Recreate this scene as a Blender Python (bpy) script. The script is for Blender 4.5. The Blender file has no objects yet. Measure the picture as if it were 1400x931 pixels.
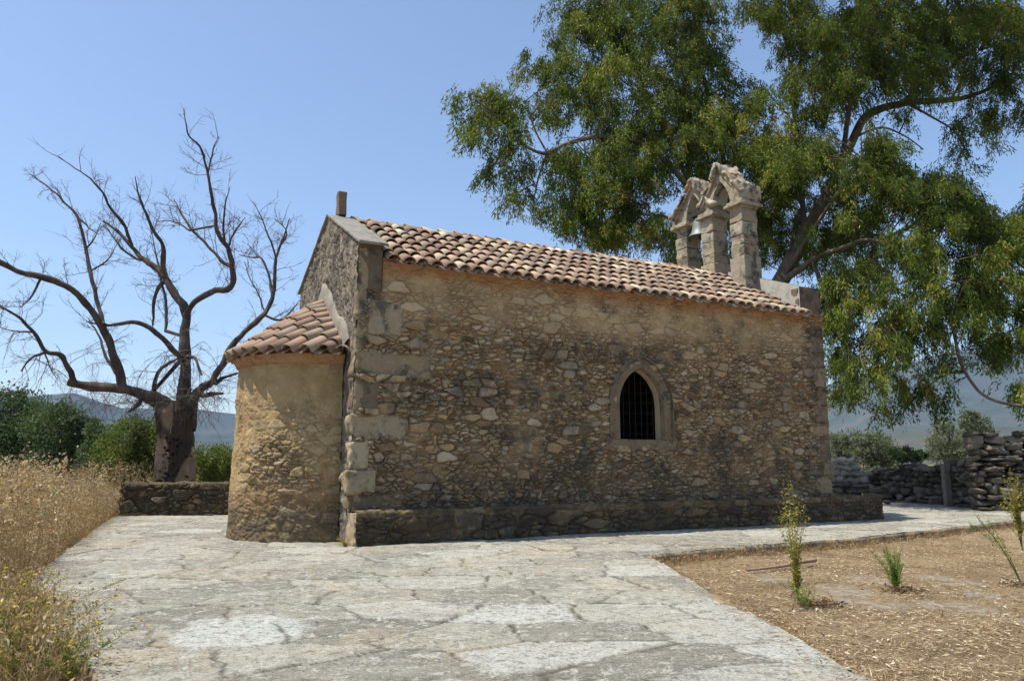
import bpy, math, random
import numpy as np
from mathutils import Vector

random.seed(7)
rng = np.random.default_rng(11)
sc = bpy.context.scene
COL = sc.collection

HAZE = 0.7e-4
HAZE_COL = (0.32, 0.55, 1.0, 1)
SUN_EL, SUN_OFF, SUN_W = 66.0, 17.0, 5.0
SKY = (0.14, 1.0, 1.0, 0.5)
EXPO = 0.53

# ------------------------------------------------------------------ camera numbers
CH, FPX, PITCH = 1.25, 1042.4, 0.15881
CAM = np.array([0.0, 0.0, CH])


def ray(px, py):
    x = (px - 700.0) / FPX
    y = (465.5 - py) / FPX
    c, s = math.cos(PITCH), math.sin(PITCH)
    return np.array([x, c - y * s, s + y * c])


def at(px, py, Y):
    d = ray(px, py)
    return CAM + d * (Y / d[1])


def ground(px, py, z=0.0):
    d = ray(px, py)
    return CAM + d * ((z - CH) / d[2])


AZ = 1.0793
U = np.array([math.sin(AZ), math.cos(AZ), 0.0])
V = np.array([-math.cos(AZ), math.sin(AZ), 0.0])
W0 = np.array([-2.5105, 12.1306, 0.0])
ROT = math.atan2(U[1], U[0])


# ------------------------------------------------------------------ numpy noise
_T = np.random.default_rng(5).random((64, 64, 64)).astype(np.float32)


def vn3(x, y, z):
    x = np.asarray(x, float); y = np.asarray(y, float); z = np.asarray(z, float)
    xi = np.floor(x).astype(int); yi = np.floor(y).astype(int); zi = np.floor(z).astype(int)
    fx = x - xi; fy = y - yi; fz = z - zi
    fx = fx * fx * (3 - 2 * fx); fy = fy * fy * (3 - 2 * fy); fz = fz * fz * (3 - 2 * fz)
    a, b, c = xi & 63, yi & 63, zi & 63
    a1, b1, c1 = (xi + 1) & 63, (yi + 1) & 63, (zi + 1) & 63
    v = ((_T[a, b, c] * (1 - fx) + _T[a1, b, c] * fx) * (1 - fy) + (_T[a, b1, c] * (1 - fx) + _T[a1, b1, c] * fx) * fy) * (1 - fz) \
        + ((_T[a, b, c1] * (1 - fx) + _T[a1, b, c1] * fx) * (1 - fy) + (_T[a, b1, c1] * (1 - fx) + _T[a1, b1, c1] * fx) * fy) * fz
    return v * 2 - 1


def fbm(x, y, z=0.0, s=1.0, o=4, seed=0.0):
    r = 0; amp = 0.5
    x = np.asarray(x, float); y = np.asarray(y, float); z = np.asarray(z, float) + 0 * x
    for i in range(o):
        k = s * 2.03 ** i
        r = r + amp * vn3(x * k + seed * 3.7 + i * 7.1, y * k + seed * 1.3 + i * 3.3, z * k + i * 5.7 + seed)
        amp *= 0.5
    return r


def sstep(a, b, x):
    t = np.clip((x - a) / (b - a), 0, 1)
    return t * t * (3 - 2 * t)


def cells(x, z, sx, sz, seed, jit=0.8, wt=0.35):
    """irregular coursed rubble: (random per stone, distance to joint 0..1, second random)"""
    r = np.random.default_rng(seed)
    N = 256
    jx = (r.random((N, N)) - 0.5) * jit; jz = (r.random((N, N)) - 0.5) * jit * 0.8
    w = r.random((N, N)) * wt
    r1 = r.random((N, N)); r2 = r.random((N, N))
    gx = x / sx; gz = z / sz
    iz = np.floor(gz).astype(int)
    f1 = np.full(gx.shape, 9.0); f2 = np.full(gx.shape, 9.0)
    o1 = np.zeros(gx.shape); o2 = np.zeros(gx.shape)
    for dz in (-2, -1, 0, 1, 2):
        kz = iz + dz
        off = (kz % 2) * 0.5
        ix = np.floor(gx - off).astype(int)
        for dx in (-2, -1, 0, 1, 2):
            kx = ix + dx
            A, B = kx % N, kz % N
            cx = kx + off + 0.5 + jx[A, B]; cz = kz + 0.5 + jz[A, B]
            d = np.maximum(np.abs(gx - cx) * 0.75 + 0.25 * np.hypot(gx - cx, gz - cz), np.hypot(gx - cx, gz - cz) * 0.85) - w[A, B]
            d = d * 0.6 + 0.4 * np.abs(gz - cz)
            less = d < f1
            f2 = np.where(less, f1, np.minimum(f2, d))
            o1 = np.where(less, r1[A, B], o1); o2 = np.where(less, r2[A, B], o2)
            f1 = np.where(less, d, f1)
    return o1, f2 - f1, o2


# ------------------------------------------------------------------ mesh helpers
def mesh_np(name, co, quads, mat, parent=None, attrs=None, smooth=False, tris=None):
    me = bpy.data.meshes.new(name)
    co = np.ascontiguousarray(co, dtype=np.float32)
    me.vertices.add(len(co)); me.vertices.foreach_set('co', co.ravel())
    nq = 0 if quads is None else len(quads); nt = 0 if tris is None else len(tris)
    idx = []
    starts = []
    if nq:
        q = np.asarray(quads, dtype=np.int32); idx.append(q.ravel()); starts.append(np.arange(nq) * 4)
    if nt:
        t = np.asarray(tris, dtype=np.int32); idx.append(t.ravel()); starts.append(nq * 4 + np.arange(nt) * 3)
    idx = np.concatenate(idx); starts = np.concatenate(starts).astype(np.int32)
    me.loops.add(len(idx)); me.loops.foreach_set('vertex_index', idx)
    me.polygons.add(nq + nt); me.polygons.foreach_set('loop_start', starts)
    if smooth:
        me.polygons.foreach_set('use_smooth', np.ones(nq + nt, dtype=bool))
    me.update(calc_edges=True)
    for k, v in (attrs or {}).items():
        a = me.attributes.new(k, 'FLOAT', 'POINT'); a.data.foreach_set('value', np.ascontiguousarray(v, dtype=np.float32))
    me.materials.append(mat)
    o = bpy.data.objects.new(name, me); COL.objects.link(o)
    if parent is not None:
        o.parent = parent
    return o


class MB:
    """collects quads / tris with attribute values and links them as one mesh"""
    def __init__(s):
        s.v = []; s.q = []; s.t = []; s.a = []; s.n = 0

    def add(s, co, quads=None, tris=None, rnd=0.5):
        co = np.asarray(co, float)
        if quads is not None and len(quads):
            s.q.append(np.asarray(quads, int) + s.n)
        if tris is not None and len(tris):
            s.t.append(np.asarray(tris, int) + s.n)
        s.v.append(co); s.a.append(np.zeros(len(co)) + rnd); s.n += len(co)

    def build(s, name, mat, parent=None, smooth=False, local=None):
        co = np.concatenate(s.v)
        if local is not None:
            co = co - np.asarray(local)
        return mesh_np(name, co, np.concatenate(s.q) if s.q else None, mat, parent, {'rnd': np.concatenate(s.a)}, smooth,
                       np.concatenate(s.t) if s.t else None)


def grid_quads(nu, nv, wrap=False):
    i = np.arange(nu - 1)[:, None]; j = np.arange(nv - 1 + (1 if wrap else 0))[None, :]
    j2 = (j + 1) % nv
    return np.stack([i * nv + j, (i + 1) * nv + j, (i + 1) * nv + j2, i * nv + j2], -1).reshape(-1, 4)


def tube(mb, pts, rad, seg=8, rnd=0.5, cap=True, rough=0.0):
    pts = np.asarray(pts, float); rad = np.asarray(rad, float)
    n = len(pts)
    tan = np.gradient(pts, axis=0)
    tan /= np.linalg.norm(tan, axis=1)[:, None] + 1e-9
    up = np.array([0.31, 0.2, 0.93])
    if abs(tan[0] @ up) > 0.9:
        up = np.array([1.0, 0.1, 0.0])
    a = np.cross(tan, up); a /= np.linalg.norm(a, axis=1)[:, None] + 1e-9
    b = np.cross(tan, a)
    th = np.linspace(0, 2 * np.pi, seg, endpoint=False)
    r = rad[:, None] * np.ones(seg)
    if rough:
        r = r * (1 + rough * fbm(pts[:, :1] + np.cos(th) * 0.3, pts[:, 1:2] + np.sin(th) * 0.3, pts[:, 2:3], 3.0, 3))
    co = pts[:, None, :] + r[..., None] * (np.cos(th)[None, :, None] * a[:, None, :] + np.sin(th)[None, :, None] * b[:, None, :])
    q = grid_quads(n, seg, True)[:, ::-1]
    co = co.reshape(-1, 3)
    tr = None
    if cap:
        co = np.vstack([co, pts[0], pts[-1]])
        k = np.arange(seg); k2 = (k + 1) % seg
        tr = np.concatenate([np.stack([k * 0 + n * seg, k, k2], -1), np.stack([k * 0 + n * seg + 1, (n - 1) * seg + k2, (n - 1) * seg + k], -1)])
    mb.add(co, q, tr, rnd)


def spline(pts, per=6):
    p = np.asarray(pts, float)
    if len(p) < 3:
        t = np.linspace(0, 1, per + 1)[:, None]
        return p[0] * (1 - t) + p[-1] * t
    P = np.vstack([2 * p[0] - p[1], p, 2 * p[-1] - p[-2]])
    out = []
    for i in range(1, len(P) - 2):
        for t in np.linspace(0, 1, per, endpoint=False):
            a, b, c, d = P[i - 1], P[i], P[i + 1], P[i + 2]
            out.append(0.5 * (2 * b + (c - a) * t + (2 * a - 5 * b + 4 * c - d) * t * t + (3 * b - a - 3 * c + d) * t ** 3))
    out.append(p[-1])
    return np.array(out)


def rbox(lo, hi, res=0.06, rad=0.015, amp=0.008, seed=0.0, freq=6.0, warp=0.0):
    """rough, round-edged block: verts, quads"""
    lo = np.asarray(lo, float); hi = np.asarray(hi, float)
    sz = hi - lo
    rad = min(rad, 0.45 * sz.min())
    n = np.maximum(2, np.ceil(sz / res).astype(int) + 1)
    vs, qs, k = [], [], 0
    for ax in range(3):
        b, c = (ax + 1) % 3, (ax + 2) % 3
        tb = np.linspace(0, 1, n[b] + 1); tc = np.linspace(0, 1, n[c] + 1)
        eb = min(0.45, rad / sz[b] * 1.0); ec = min(0.45, rad / sz[c] * 1.0)
        tb = np.unique(np.concatenate([tb, [eb, 1 - eb]])); tc = np.unique(np.concatenate([tc, [ec, 1 - ec]]))
        for s in (0, 1):
            B, C = np.meshgrid(tb, tc, indexing='ij')
            p = np.zeros(B.shape + (3,))
            p[..., ax] = s; p[..., b] = B; p[..., c] = C
            q = grid_quads(len(tb), len(tc))
            if s == 0:
                q = q[:, ::-1]
            vs.append(p.reshape(-1, 3)); qs.append(q + k); k += B.size
    p = lo + np.concatenate(vs) * sz
    inner = np.clip(p, lo + rad, hi - rad)
    d = p - inner
    L = np.linalg.norm(d, axis=1)[:, None]
    nrm = d / np.maximum(L, 1e-9)
    p = inner + nrm * rad
    if amp:
        p = p + nrm * (amp * 2 * fbm(p[:, 0], p[:, 1], p[:, 2], freq, 3, seed))[:, None]
    if warp:
        p = p + warp * np.stack([fbm(p[:, 0], p[:, 1], p[:, 2], 2.6, 3, seed + 11 + k_) for k_ in range(3)], -1) * [1.6, 0.35, 1.4]
    return p, np.concatenate(qs)


_ico = None


def pebble(c, size, rz, seed, sq=0.5, tilt=0.0):
    """lumpy stone: verts, tris"""
    global _ico
    if _ico is None:
        import bmesh
        bm = bmesh.new(); bmesh.ops.create_icosphere(bm, subdivisions=3, radius=1)
        bm.verts.ensure_lookup_table()
        _ico = (np.array([v.co[:] for v in bm.verts]), np.array([[v.index for v in f.verts] for f in bm.faces])); bm.free()
    v = _ico[0].copy()
    m = np.max(np.abs(v), axis=1)[:, None]
    v = v * (1 - sq) + (v / m) * sq * 0.85
    v = v * (1 + 0.26 * fbm(v[:, 0], v[:, 1], v[:, 2], 1.3, 2, seed)[:, None] - 0.16 * np.abs(fbm(v[:, 0], v[:, 1], v[:, 2], 3.2, 3, seed + 3))[:, None])
    if sq > 0.15:
        pr_ = np.random.default_rng(int(seed * 1000) % 100003)
        for k_ in range(9):
            nv_ = pr_.normal(size=3); nv_ /= np.linalg.norm(nv_)
            ex_ = np.maximum(0, v @ nv_ - pr_.uniform(0.60, 0.82)); v = v - ex_[:, None] * nv_
    v = v * np.asarray(size) * 0.56
    ct, st = math.cos(tilt), math.sin(tilt)
    v = np.stack([v[:, 0] * ct - v[:, 2] * st, v[:, 1], v[:, 0] * st + v[:, 2] * ct], -1)
    cz, s_ = math.cos(rz), math.sin(rz)
    v = np.stack([v[:, 0] * cz - v[:, 1] * s_, v[:, 0] * s_ + v[:, 1] * cz, v[:, 2]], -1)
    return v + np.asarray(c), _ico[1]


def leaf_np(cen, dirs, L, Wd, rnd=None, nrm=None, bend=0.0):
    """diamond leaves: base at cen, growing along dirs"""
    n = len(cen)
    dirs = dirs / (np.linalg.norm(dirs, axis=1)[:, None] + 1e-9)
    if nrm is None:
        nrm = rng.normal(size=(n, 3))
    side = np.cross(dirs, nrm); side /= np.linalg.norm(side, axis=1)[:, None] + 1e-9
    up = np.cross(side, dirs)
    L = np.zeros(n) + L; Wd = np.zeros(n) + Wd
    mid = cen + dirs * (L * 0.42)[:, None] + up * (L * bend)[:, None]
    co = np.stack([cen, mid + side * (Wd / 2)[:, None], cen + dirs * L[:, None], mid - side * (Wd / 2)[:, None]], 1).reshape(-1, 3)
    q = np.arange(n * 4).reshape(-1, 4)
    r = rng.random(n) if rnd is None else rnd
    return co, q, np.repeat(r, 4)


def ribbons(base, tip_dir, L, w, bend, nseg=3, rnd=None):
    """curved grass blades: base (n,3), direction (n,3), sideways droop vector bend (n,3)"""
    n = len(base)
    t = np.linspace(0, 1, nseg + 1)
    L = np.zeros(n) + L; w = np.zeros(n) + w
    pts = base[:, None, :] + tip_dir[:, None, :] * (L[:, None] * t)[..., None] + bend[:, None, :] * (t ** 2)[None, :, None] * L[:, None, None]
    ang = rng.random(n) * 6.283
    side = np.stack([np.cos(ang), np.sin(ang), np.zeros(n)], -1)
    ww = w[:, None] * (1 - 0.75 * t)[None, :]
    a = pts + side[:, None, :] * ww[..., None] / 2; b = pts - side[:, None, :] * ww[..., None] / 2
    co = np.stack([a, b], 2).reshape(-1, 3)
    k = (np.arange(n) * (nseg + 1) * 2)[:, None] + (np.arange(nseg) * 2)[None, :]
    k = k.ravel()
    q = np.stack([k, k + 1, k + 3, k + 2], -1)
    r = rng.random(n) if rnd is None else rnd
    return co, q, np.repeat(r, (nseg + 1) * 2), pts[:, -1], pts


# ------------------------------------------------------------------ object helpers
def tag(o, label=None, cat=None, group=None, kind=None):
    if label: o['label'] = label
    if cat: o['category'] = cat
    if group: o['group'] = group
    if kind: o['kind'] = kind
    return o


def thing(name, label, cat, loc=(0, 0, 0), rz=0.0, group=None):
    o = bpy.data.objects.new(name, None); COL.objects.link(o)
    o.empty_display_size = 0.2
    o.location = loc; o.rotation_euler = (0, 0, rz)
    return tag(o, label, cat, group)


# ------------------------------------------------------------------ material helpers
class NT:
    def __init__(s, name):
        s.m = bpy.data.materials.new(name); s.m.use_nodes = True
        s.t = s.m.node_tree; s.t.nodes.clear()
        s.out = s.t.nodes.new('ShaderNodeOutputMaterial')
        s.tc = None

    def n(s, typ, **kw):
        x = s.t.nodes.new(typ)
        for k, v in kw.items():
            setattr(x, k, v)
        return x

    def set(s, sock, v):
        if isinstance(v, bpy.types.NodeSocket):
            s.t.links.new(v, sock)
        elif isinstance(v, (tuple, list)) and len(v) == 3 and sock.type == 'RGBA':
            sock.default_value = (*v, 1)
        else:
            sock.default_value = v

    def coord(s, scale=(1, 1, 1), obj=True):
        if s.tc is None:
            s.tc = s.n('ShaderNodeTexCoord')
        if scale == (1, 1, 1):
            return s.tc.outputs['Object']
        m = s.n('ShaderNodeMapping'); s.set(m.inputs['Vector'], s.tc.outputs['Object']); m.inputs['Scale'].default_value = scale
        return m.outputs['Vector']

    def noise(s, scale, detail=4, rough=0.55, dist=0.0, stretch=(1, 1, 1), col=False):
        x = s.n('ShaderNodeTexNoise'); s.set(x.inputs['Vector'], s.coord(stretch))
        x.inputs['Scale'].default_value = scale; x.inputs['Detail'].default_value = detail
        x.inputs['Roughness'].default_value = rough; x.inputs['Distortion'].default_value = dist
        return x.outputs['Color' if col else 'Fac']

    def vor(s, scale, feature='F1', stretch=(1, 1, 1), out='Distance'):
        x = s.n('ShaderNodeTexVoronoi'); x.feature = feature; s.set(x.inputs['Vector'], s.coord(stretch))
        x.inputs['Scale'].default_value = scale
        return x.outputs[out]

    def attr(s, name):
        return s.n('ShaderNodeAttribute', attribute_name=name).outputs['Fac']

    def ramp(s, fac, stops, interp='LINEAR'):
        x = s.n('ShaderNodeValToRGB'); s.set(x.inputs['Fac'], fac)
        cr = x.color_ramp; cr.interpolation = interp
        while len(cr.elements) < len(stops):
            cr.elements.new(0.5)
        for e, (p, c) in zip(cr.elements, stops):
            e.position = p
            e.color = (*c, 1) if isinstance(c, (tuple, list)) else (c, c, c, 1)
        return x.outputs['Color']

    def step(s, v, a, b):
        x = s.n('ShaderNodeMapRange'); x.interpolation_type = 'SMOOTHSTEP'
        s.set(x.inputs['Value'], v); x.inputs['From Min'].default_value = a; x.inputs['From Max'].default_value = b
        return x.outputs['Result']

    def math(s, op, a, b=0.0, clamp=False):
        x = s.n('ShaderNodeMath', operation=op); x.use_clamp = clamp
        s.set(x.inputs[0], a); s.set(x.inputs[1], b)
        return x.outputs[0]

    def mix(s, fac, a, b, mode='MIX'):
        x = s.n('ShaderNodeMix'); x.data_type = 'RGBA'; x.blend_type = mode
        s.set(x.inputs[0], fac); s.set(x.inputs[6], a); s.set(x.inputs[7], b)
        return x.outputs[2]

    def bump(s, h, strength=0.5, dist=0.02, prev=None):
        x = s.n('ShaderNodeBump'); s.set(x.inputs['Height'], h)
        x.inputs['Strength'].default_value = strength; x.inputs['Distance'].default_value = dist
        if prev is not None:
            s.set(x.inputs['Normal'], prev)
        return x.outputs['Normal']

    def z(s):
        g = s.n('ShaderNodeSeparateXYZ'); s.set(g.inputs[0], s.coord())
        return g.outputs

    def done(s, col, rough=0.9, normal=None, spec=0.25, metal=0.0, trans=None):
        p = s.n('ShaderNodeBsdfPrincipled')
        s.set(p.inputs['Base Color'], col); s.set(p.inputs['Roughness'], rough)
        p.inputs['Specular IOR Level'].default_value = spec; s.set(p.inputs['Metallic'], metal)
        if normal is not None:
            s.set(p.inputs['Normal'], normal)
        sh = p.outputs[0]
        if trans is not None:
            t = s.n('ShaderNodeBsdfTranslucent'); s.set(t.inputs['Color'], trans[1])
            m = s.n('ShaderNodeMixShader'); m.inputs[0].default_value = trans[0]
            s.t.links.new(sh, m.inputs[1]); s.t.links.new(t.outputs[0], m.inputs[2]); sh = m.outputs[0]
        s.t.links.new(sh, s.out.inputs['Surface'])
        return s.m


def stone_wall_mat(name, dark=0.5, warm=1.0, sat=1.0, val=1.0):
    t = NT(name)
    rnd, mort, org, pls = t.attr('rnd'), t.attr('mort'), t.attr('org'), t.attr('pls')
    w = warm * 1.02
    n1 = t.noise(9, 5, 0.65); n2 = t.noise(1.1, 6, 0.65, 0.4); n3 = t.noise(34, 4, 0.7); n4 = t.noise(3.2, 6, 0.7, 0.6)
    v = t.math('ADD', rnd, t.math('MULTIPLY', t.math('SUBTRACT', n1, 0.5), 0.5))
    stone = t.ramp(v, [(0.0, (0.128 * w, 0.090, 0.051)), (0.25, (0.294 * w, 0.198, 0.102)), (0.5, (0.422 * w, 0.301, 0.160)),
                       (0.75, (0.243, 0.192, 0.128)), (1.0, (0.50 * w, 0.40, 0.25))])
    mcol = t.ramp(t.noise(5, 5, 0.6), [(0.25, (0.179 * w, 0.109, 0.049)), (0.55, (0.346 * w, 0.230, 0.109)), (0.8, (0.512 * w, 0.378, 0.198))])
    c = t.mix(mort, stone, mcol)
    pcol = t.ramp(t.noise(2.4, 7, 0.65, 0.3), [(0.25, (0.324 * w, 0.214, 0.095)), (0.5, (0.508 * w, 0.361, 0.177)), (0.75, (0.662 * w, 0.515, 0.279))])
    c = t.mix(pls, c, pcol)
    # dark lichen crust in patches
    lm = t.math('MULTIPLY', t.step(n2, 0.52 - 0.10 * dark, 0.64 - 0.1 * dark), t.step(n4, 0.36, 0.6))
    lm = t.math('MULTIPLY', lm, t.math('SUBTRACT', 1.0, t.math('MULTIPLY', pls, 0.75)))
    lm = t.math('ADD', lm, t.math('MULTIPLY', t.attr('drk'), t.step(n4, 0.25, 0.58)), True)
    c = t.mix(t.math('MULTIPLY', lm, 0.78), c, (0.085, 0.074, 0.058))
    sp = t.step(n3, 0.60, 0.70)
    c = t.mix(t.math('MULTIPLY', sp, 0.35), c, (0.10, 0.085, 0.065))
    pale = t.math('MULTIPLY', t.step(t.noise(14, 5, 0.7), 0.62, 0.7), 0.4)
    c = t.mix(pale, c, (0.58, 0.51, 0.37))
    oc = t.ramp(t.noise(6, 5, 0.7), [(0.3, (0.320, 0.147, 0.051)), (0.7, (0.474, 0.269, 0.122))])
    c = t.mix(t.math('MULTIPLY', org, t.step(t.noise(3.5, 5, 0.7), 0.25, 0.55)), c, oc)
    c = t.mix(t.math('MULTIPLY', t.attr('gap_shade'), 0.78), c, (0.045, 0.032, 0.02))  # open joints coloured near black: shade of deep crevices painted in
    if sat != 1.0 or val != 1.0:
        hs = t.n('ShaderNodeHueSaturation'); hs.inputs['Saturation'].default_value = sat; hs.inputs['Value'].default_value = val; t.set(hs.inputs['Color'], c); c = hs.outputs[0]
    nb = t.bump(t.noise(26, 6, 0.75), 0.9, 0.04)
    nb = t.bump(t.noise(95, 3, 0.7), 0.5, 0.01, nb)
    return t.done(c, 0.95, nb, 0.12)


def rough_stone_mat(name, stops, scale=6, dark=(0.06, 0.056, 0.048), dk=0.6, spots=0.3, bump=0.5, org=None):
    t = NT(name)
    v = t.math('ADD', t.math('MULTIPLY', t.attr('rnd'), 0.6), t.math('MULTIPLY', t.noise(scale, 6, 0.65), 0.6))
    c = t.ramp(v, stops)
    lm = t.math('MULTIPLY', t.step(t.noise(scale * 0.55, 7, 0.7, 0.5), 0.48, 0.64), dk)
    c = t.mix(lm, c, dark)
    if org:
        c = t.mix(t.math('MULTIPLY', t.step(t.noise(scale * 0.45, 5, 0.6), 0.54, 0.66), 0.6), c, org)
    c = t.mix(t.math('MULTIPLY', t.step(t.noise(scale * 4, 5, 0.7), 0.60, 0.70), spots), c, (0.55, 0.52, 0.45))
    c = t.mix(t.math('MULTIPLY', t.step(t.noise(scale * 7, 3, 0.7), 0.58, 0.68), spots), c, dark)
    nb = t.bump(t.noise(22, 6, 0.75), bump, 0.03)
    nb = t.bump(t.noise(90, 3, 0.7), 0.4, 0.008, nb)
    return t.done(c, 0.95, nb, 0.12)


def leaf_mat(name, stops, trans=0.3, tcol=(0.2, 0.3, 0.04), rough=0.6, spec=0.1):
    t = NT(name)
    c = t.ramp(t.attr('rnd'), stops)
    tc = t.mix(0.5, c, tcol)
    return t.done(c, rough, None, spec, 0.0, (trans, tc))


M = {}
M['wall'] = stone_wall_mat('rubble_masonry', 0.4, 1.0, 0.96, 1.2)
M['gable'] = stone_wall_mat('weathered_gable_masonry', 0.4, 0.95, 0.62)
M['apse'] = stone_wall_mat('apse_masonry', -0.15, 0.97, 1.0, 1.08)
M['bench'] = stone_wall_mat('bench_masonry', 0.9, 0.97, 1.0, 0.68)
M['quoin'] = rough_stone_mat('quoin_stone', [(0.2, (0.20, 0.145, 0.085)), (0.5, (0.29, 0.22, 0.13)), (0.85, (0.38, 0.31, 0.20))], 6, dk=0.8, spots=0.3)
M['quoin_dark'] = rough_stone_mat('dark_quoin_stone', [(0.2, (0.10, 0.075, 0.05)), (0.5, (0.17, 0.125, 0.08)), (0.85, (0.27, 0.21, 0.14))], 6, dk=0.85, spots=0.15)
M['belfry'] = rough_stone_mat('belfry_limestone', [(0.2, (0.185, 0.149, 0.098)), (0.5, (0.286, 0.242, 0.170)), (0.85, (0.395, 0.357, 0.276))], 5, dark=(0.063, 0.056, 0.046), dk=0.9, spots=0.3, org=(0.437, 0.281, 0.136))
M['coping'] = rough_stone_mat('grey_coping_cement', [(0.2, (0.14, 0.128, 0.105)), (0.5, (0.205, 0.19, 0.16)), (0.85, (0.28, 0.265, 0.23))], 9, dk=0.35, spots=0.2, bump=0.3)
M['frame'] = rough_stone_mat('window_stone', [(0.2, (0.123, 0.090, 0.057)), (0.5, (0.189, 0.139, 0.082)), (0.85, (0.254, 0.197, 0.123))], 7, dk=0.85, spots=0.2, bump=0.3)
M['reveal'] = rough_stone_mat('window_reveal_plaster', [(0.2, (0.40, 0.29, 0.16)), (0.5, (0.50, 0.38, 0.22)), (0.85, (0.55, 0.45, 0.3))], 6, dk=0.15, spots=0.1, bump=0.2)
M['collar'] = rough_stone_mat('whitewash_mortar', [(0.2, (0.14, 0.115, 0.08)), (0.5, (0.21, 0.185, 0.145)), (0.85, (0.30, 0.275, 0.23))], 7, dark=(0.35, 0.3, 0.24), dk=0.5, spots=0.1)
M['cornice'] = rough_stone_mat('orange_mortar', [(0.2, (0.22, 0.10, 0.045)), (0.5, (0.34, 0.18, 0.085)), (0.85, (0.42, 0.28, 0.16))], 9, dark=(0.15, 0.085, 0.05), dk=0.7, spots=0.05)
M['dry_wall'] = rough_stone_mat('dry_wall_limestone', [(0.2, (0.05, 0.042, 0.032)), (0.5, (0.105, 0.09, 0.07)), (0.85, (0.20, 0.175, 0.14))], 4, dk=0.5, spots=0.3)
M['loose'] = rough_stone_mat('tumbled_limestone', [(0.2, (0.36, 0.30, 0.23)), (0.5, (0.47, 0.41, 0.33)), (0.85, (0.58, 0.52, 0.44))], 4, dk=0.3, spots=0.3)
M['low_wall'] = stone_wall_mat('dark_low_wall_masonry', 1.3, 0.97, 1.0, 0.62)


def tile_mat():
    t = NT('barrel_tile_terracotta')
    r = t.attr('rnd')
    v = t.math('ADD', r, t.math('MULTIPLY', t.math('SUBTRACT', t.noise(5, 5, 0.6), 0.5), 0.35))
    c = t.ramp(v, [(0.0, (0.168, 0.117, 0.085)), (0.2, (0.296, 0.195, 0.136)), (0.4, (0.365, 0.263, 0.188)), (0.58, (0.267, 0.215, 0.164)),
                   (0.75, (0.435, 0.301, 0.216)), (0.9, (0.464, 0.380, 0.254)), (1.0, (0.593, 0.525, 0.414))])
    lich = t.math('MULTIPLY', t.step(t.noise(7, 7, 0.7, 0.5), 0.52, 0.66), 0.5)
    c = t.mix(lich, c, (0.207, 0.180, 0.146))
    pal = t.math('MULTIPLY', t.step(t.noise(24, 5, 0.7), 0.6, 0.7), 0.25)
    c = t.mix(pal, c, (0.543, 0.477, 0.357))
    c = t.mix(t.math('MULTIPLY', t.step(t.noise(45, 4, 0.7), 0.58, 0.68), 0.4), c, (0.119, 0.097, 0.075))
    nb = t.bump(t.noise(40, 5, 0.7), 0.35, 0.012)
    return t.done(c, 0.92, nb, 0.15)


M['tile'] = tile_mat()


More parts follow.
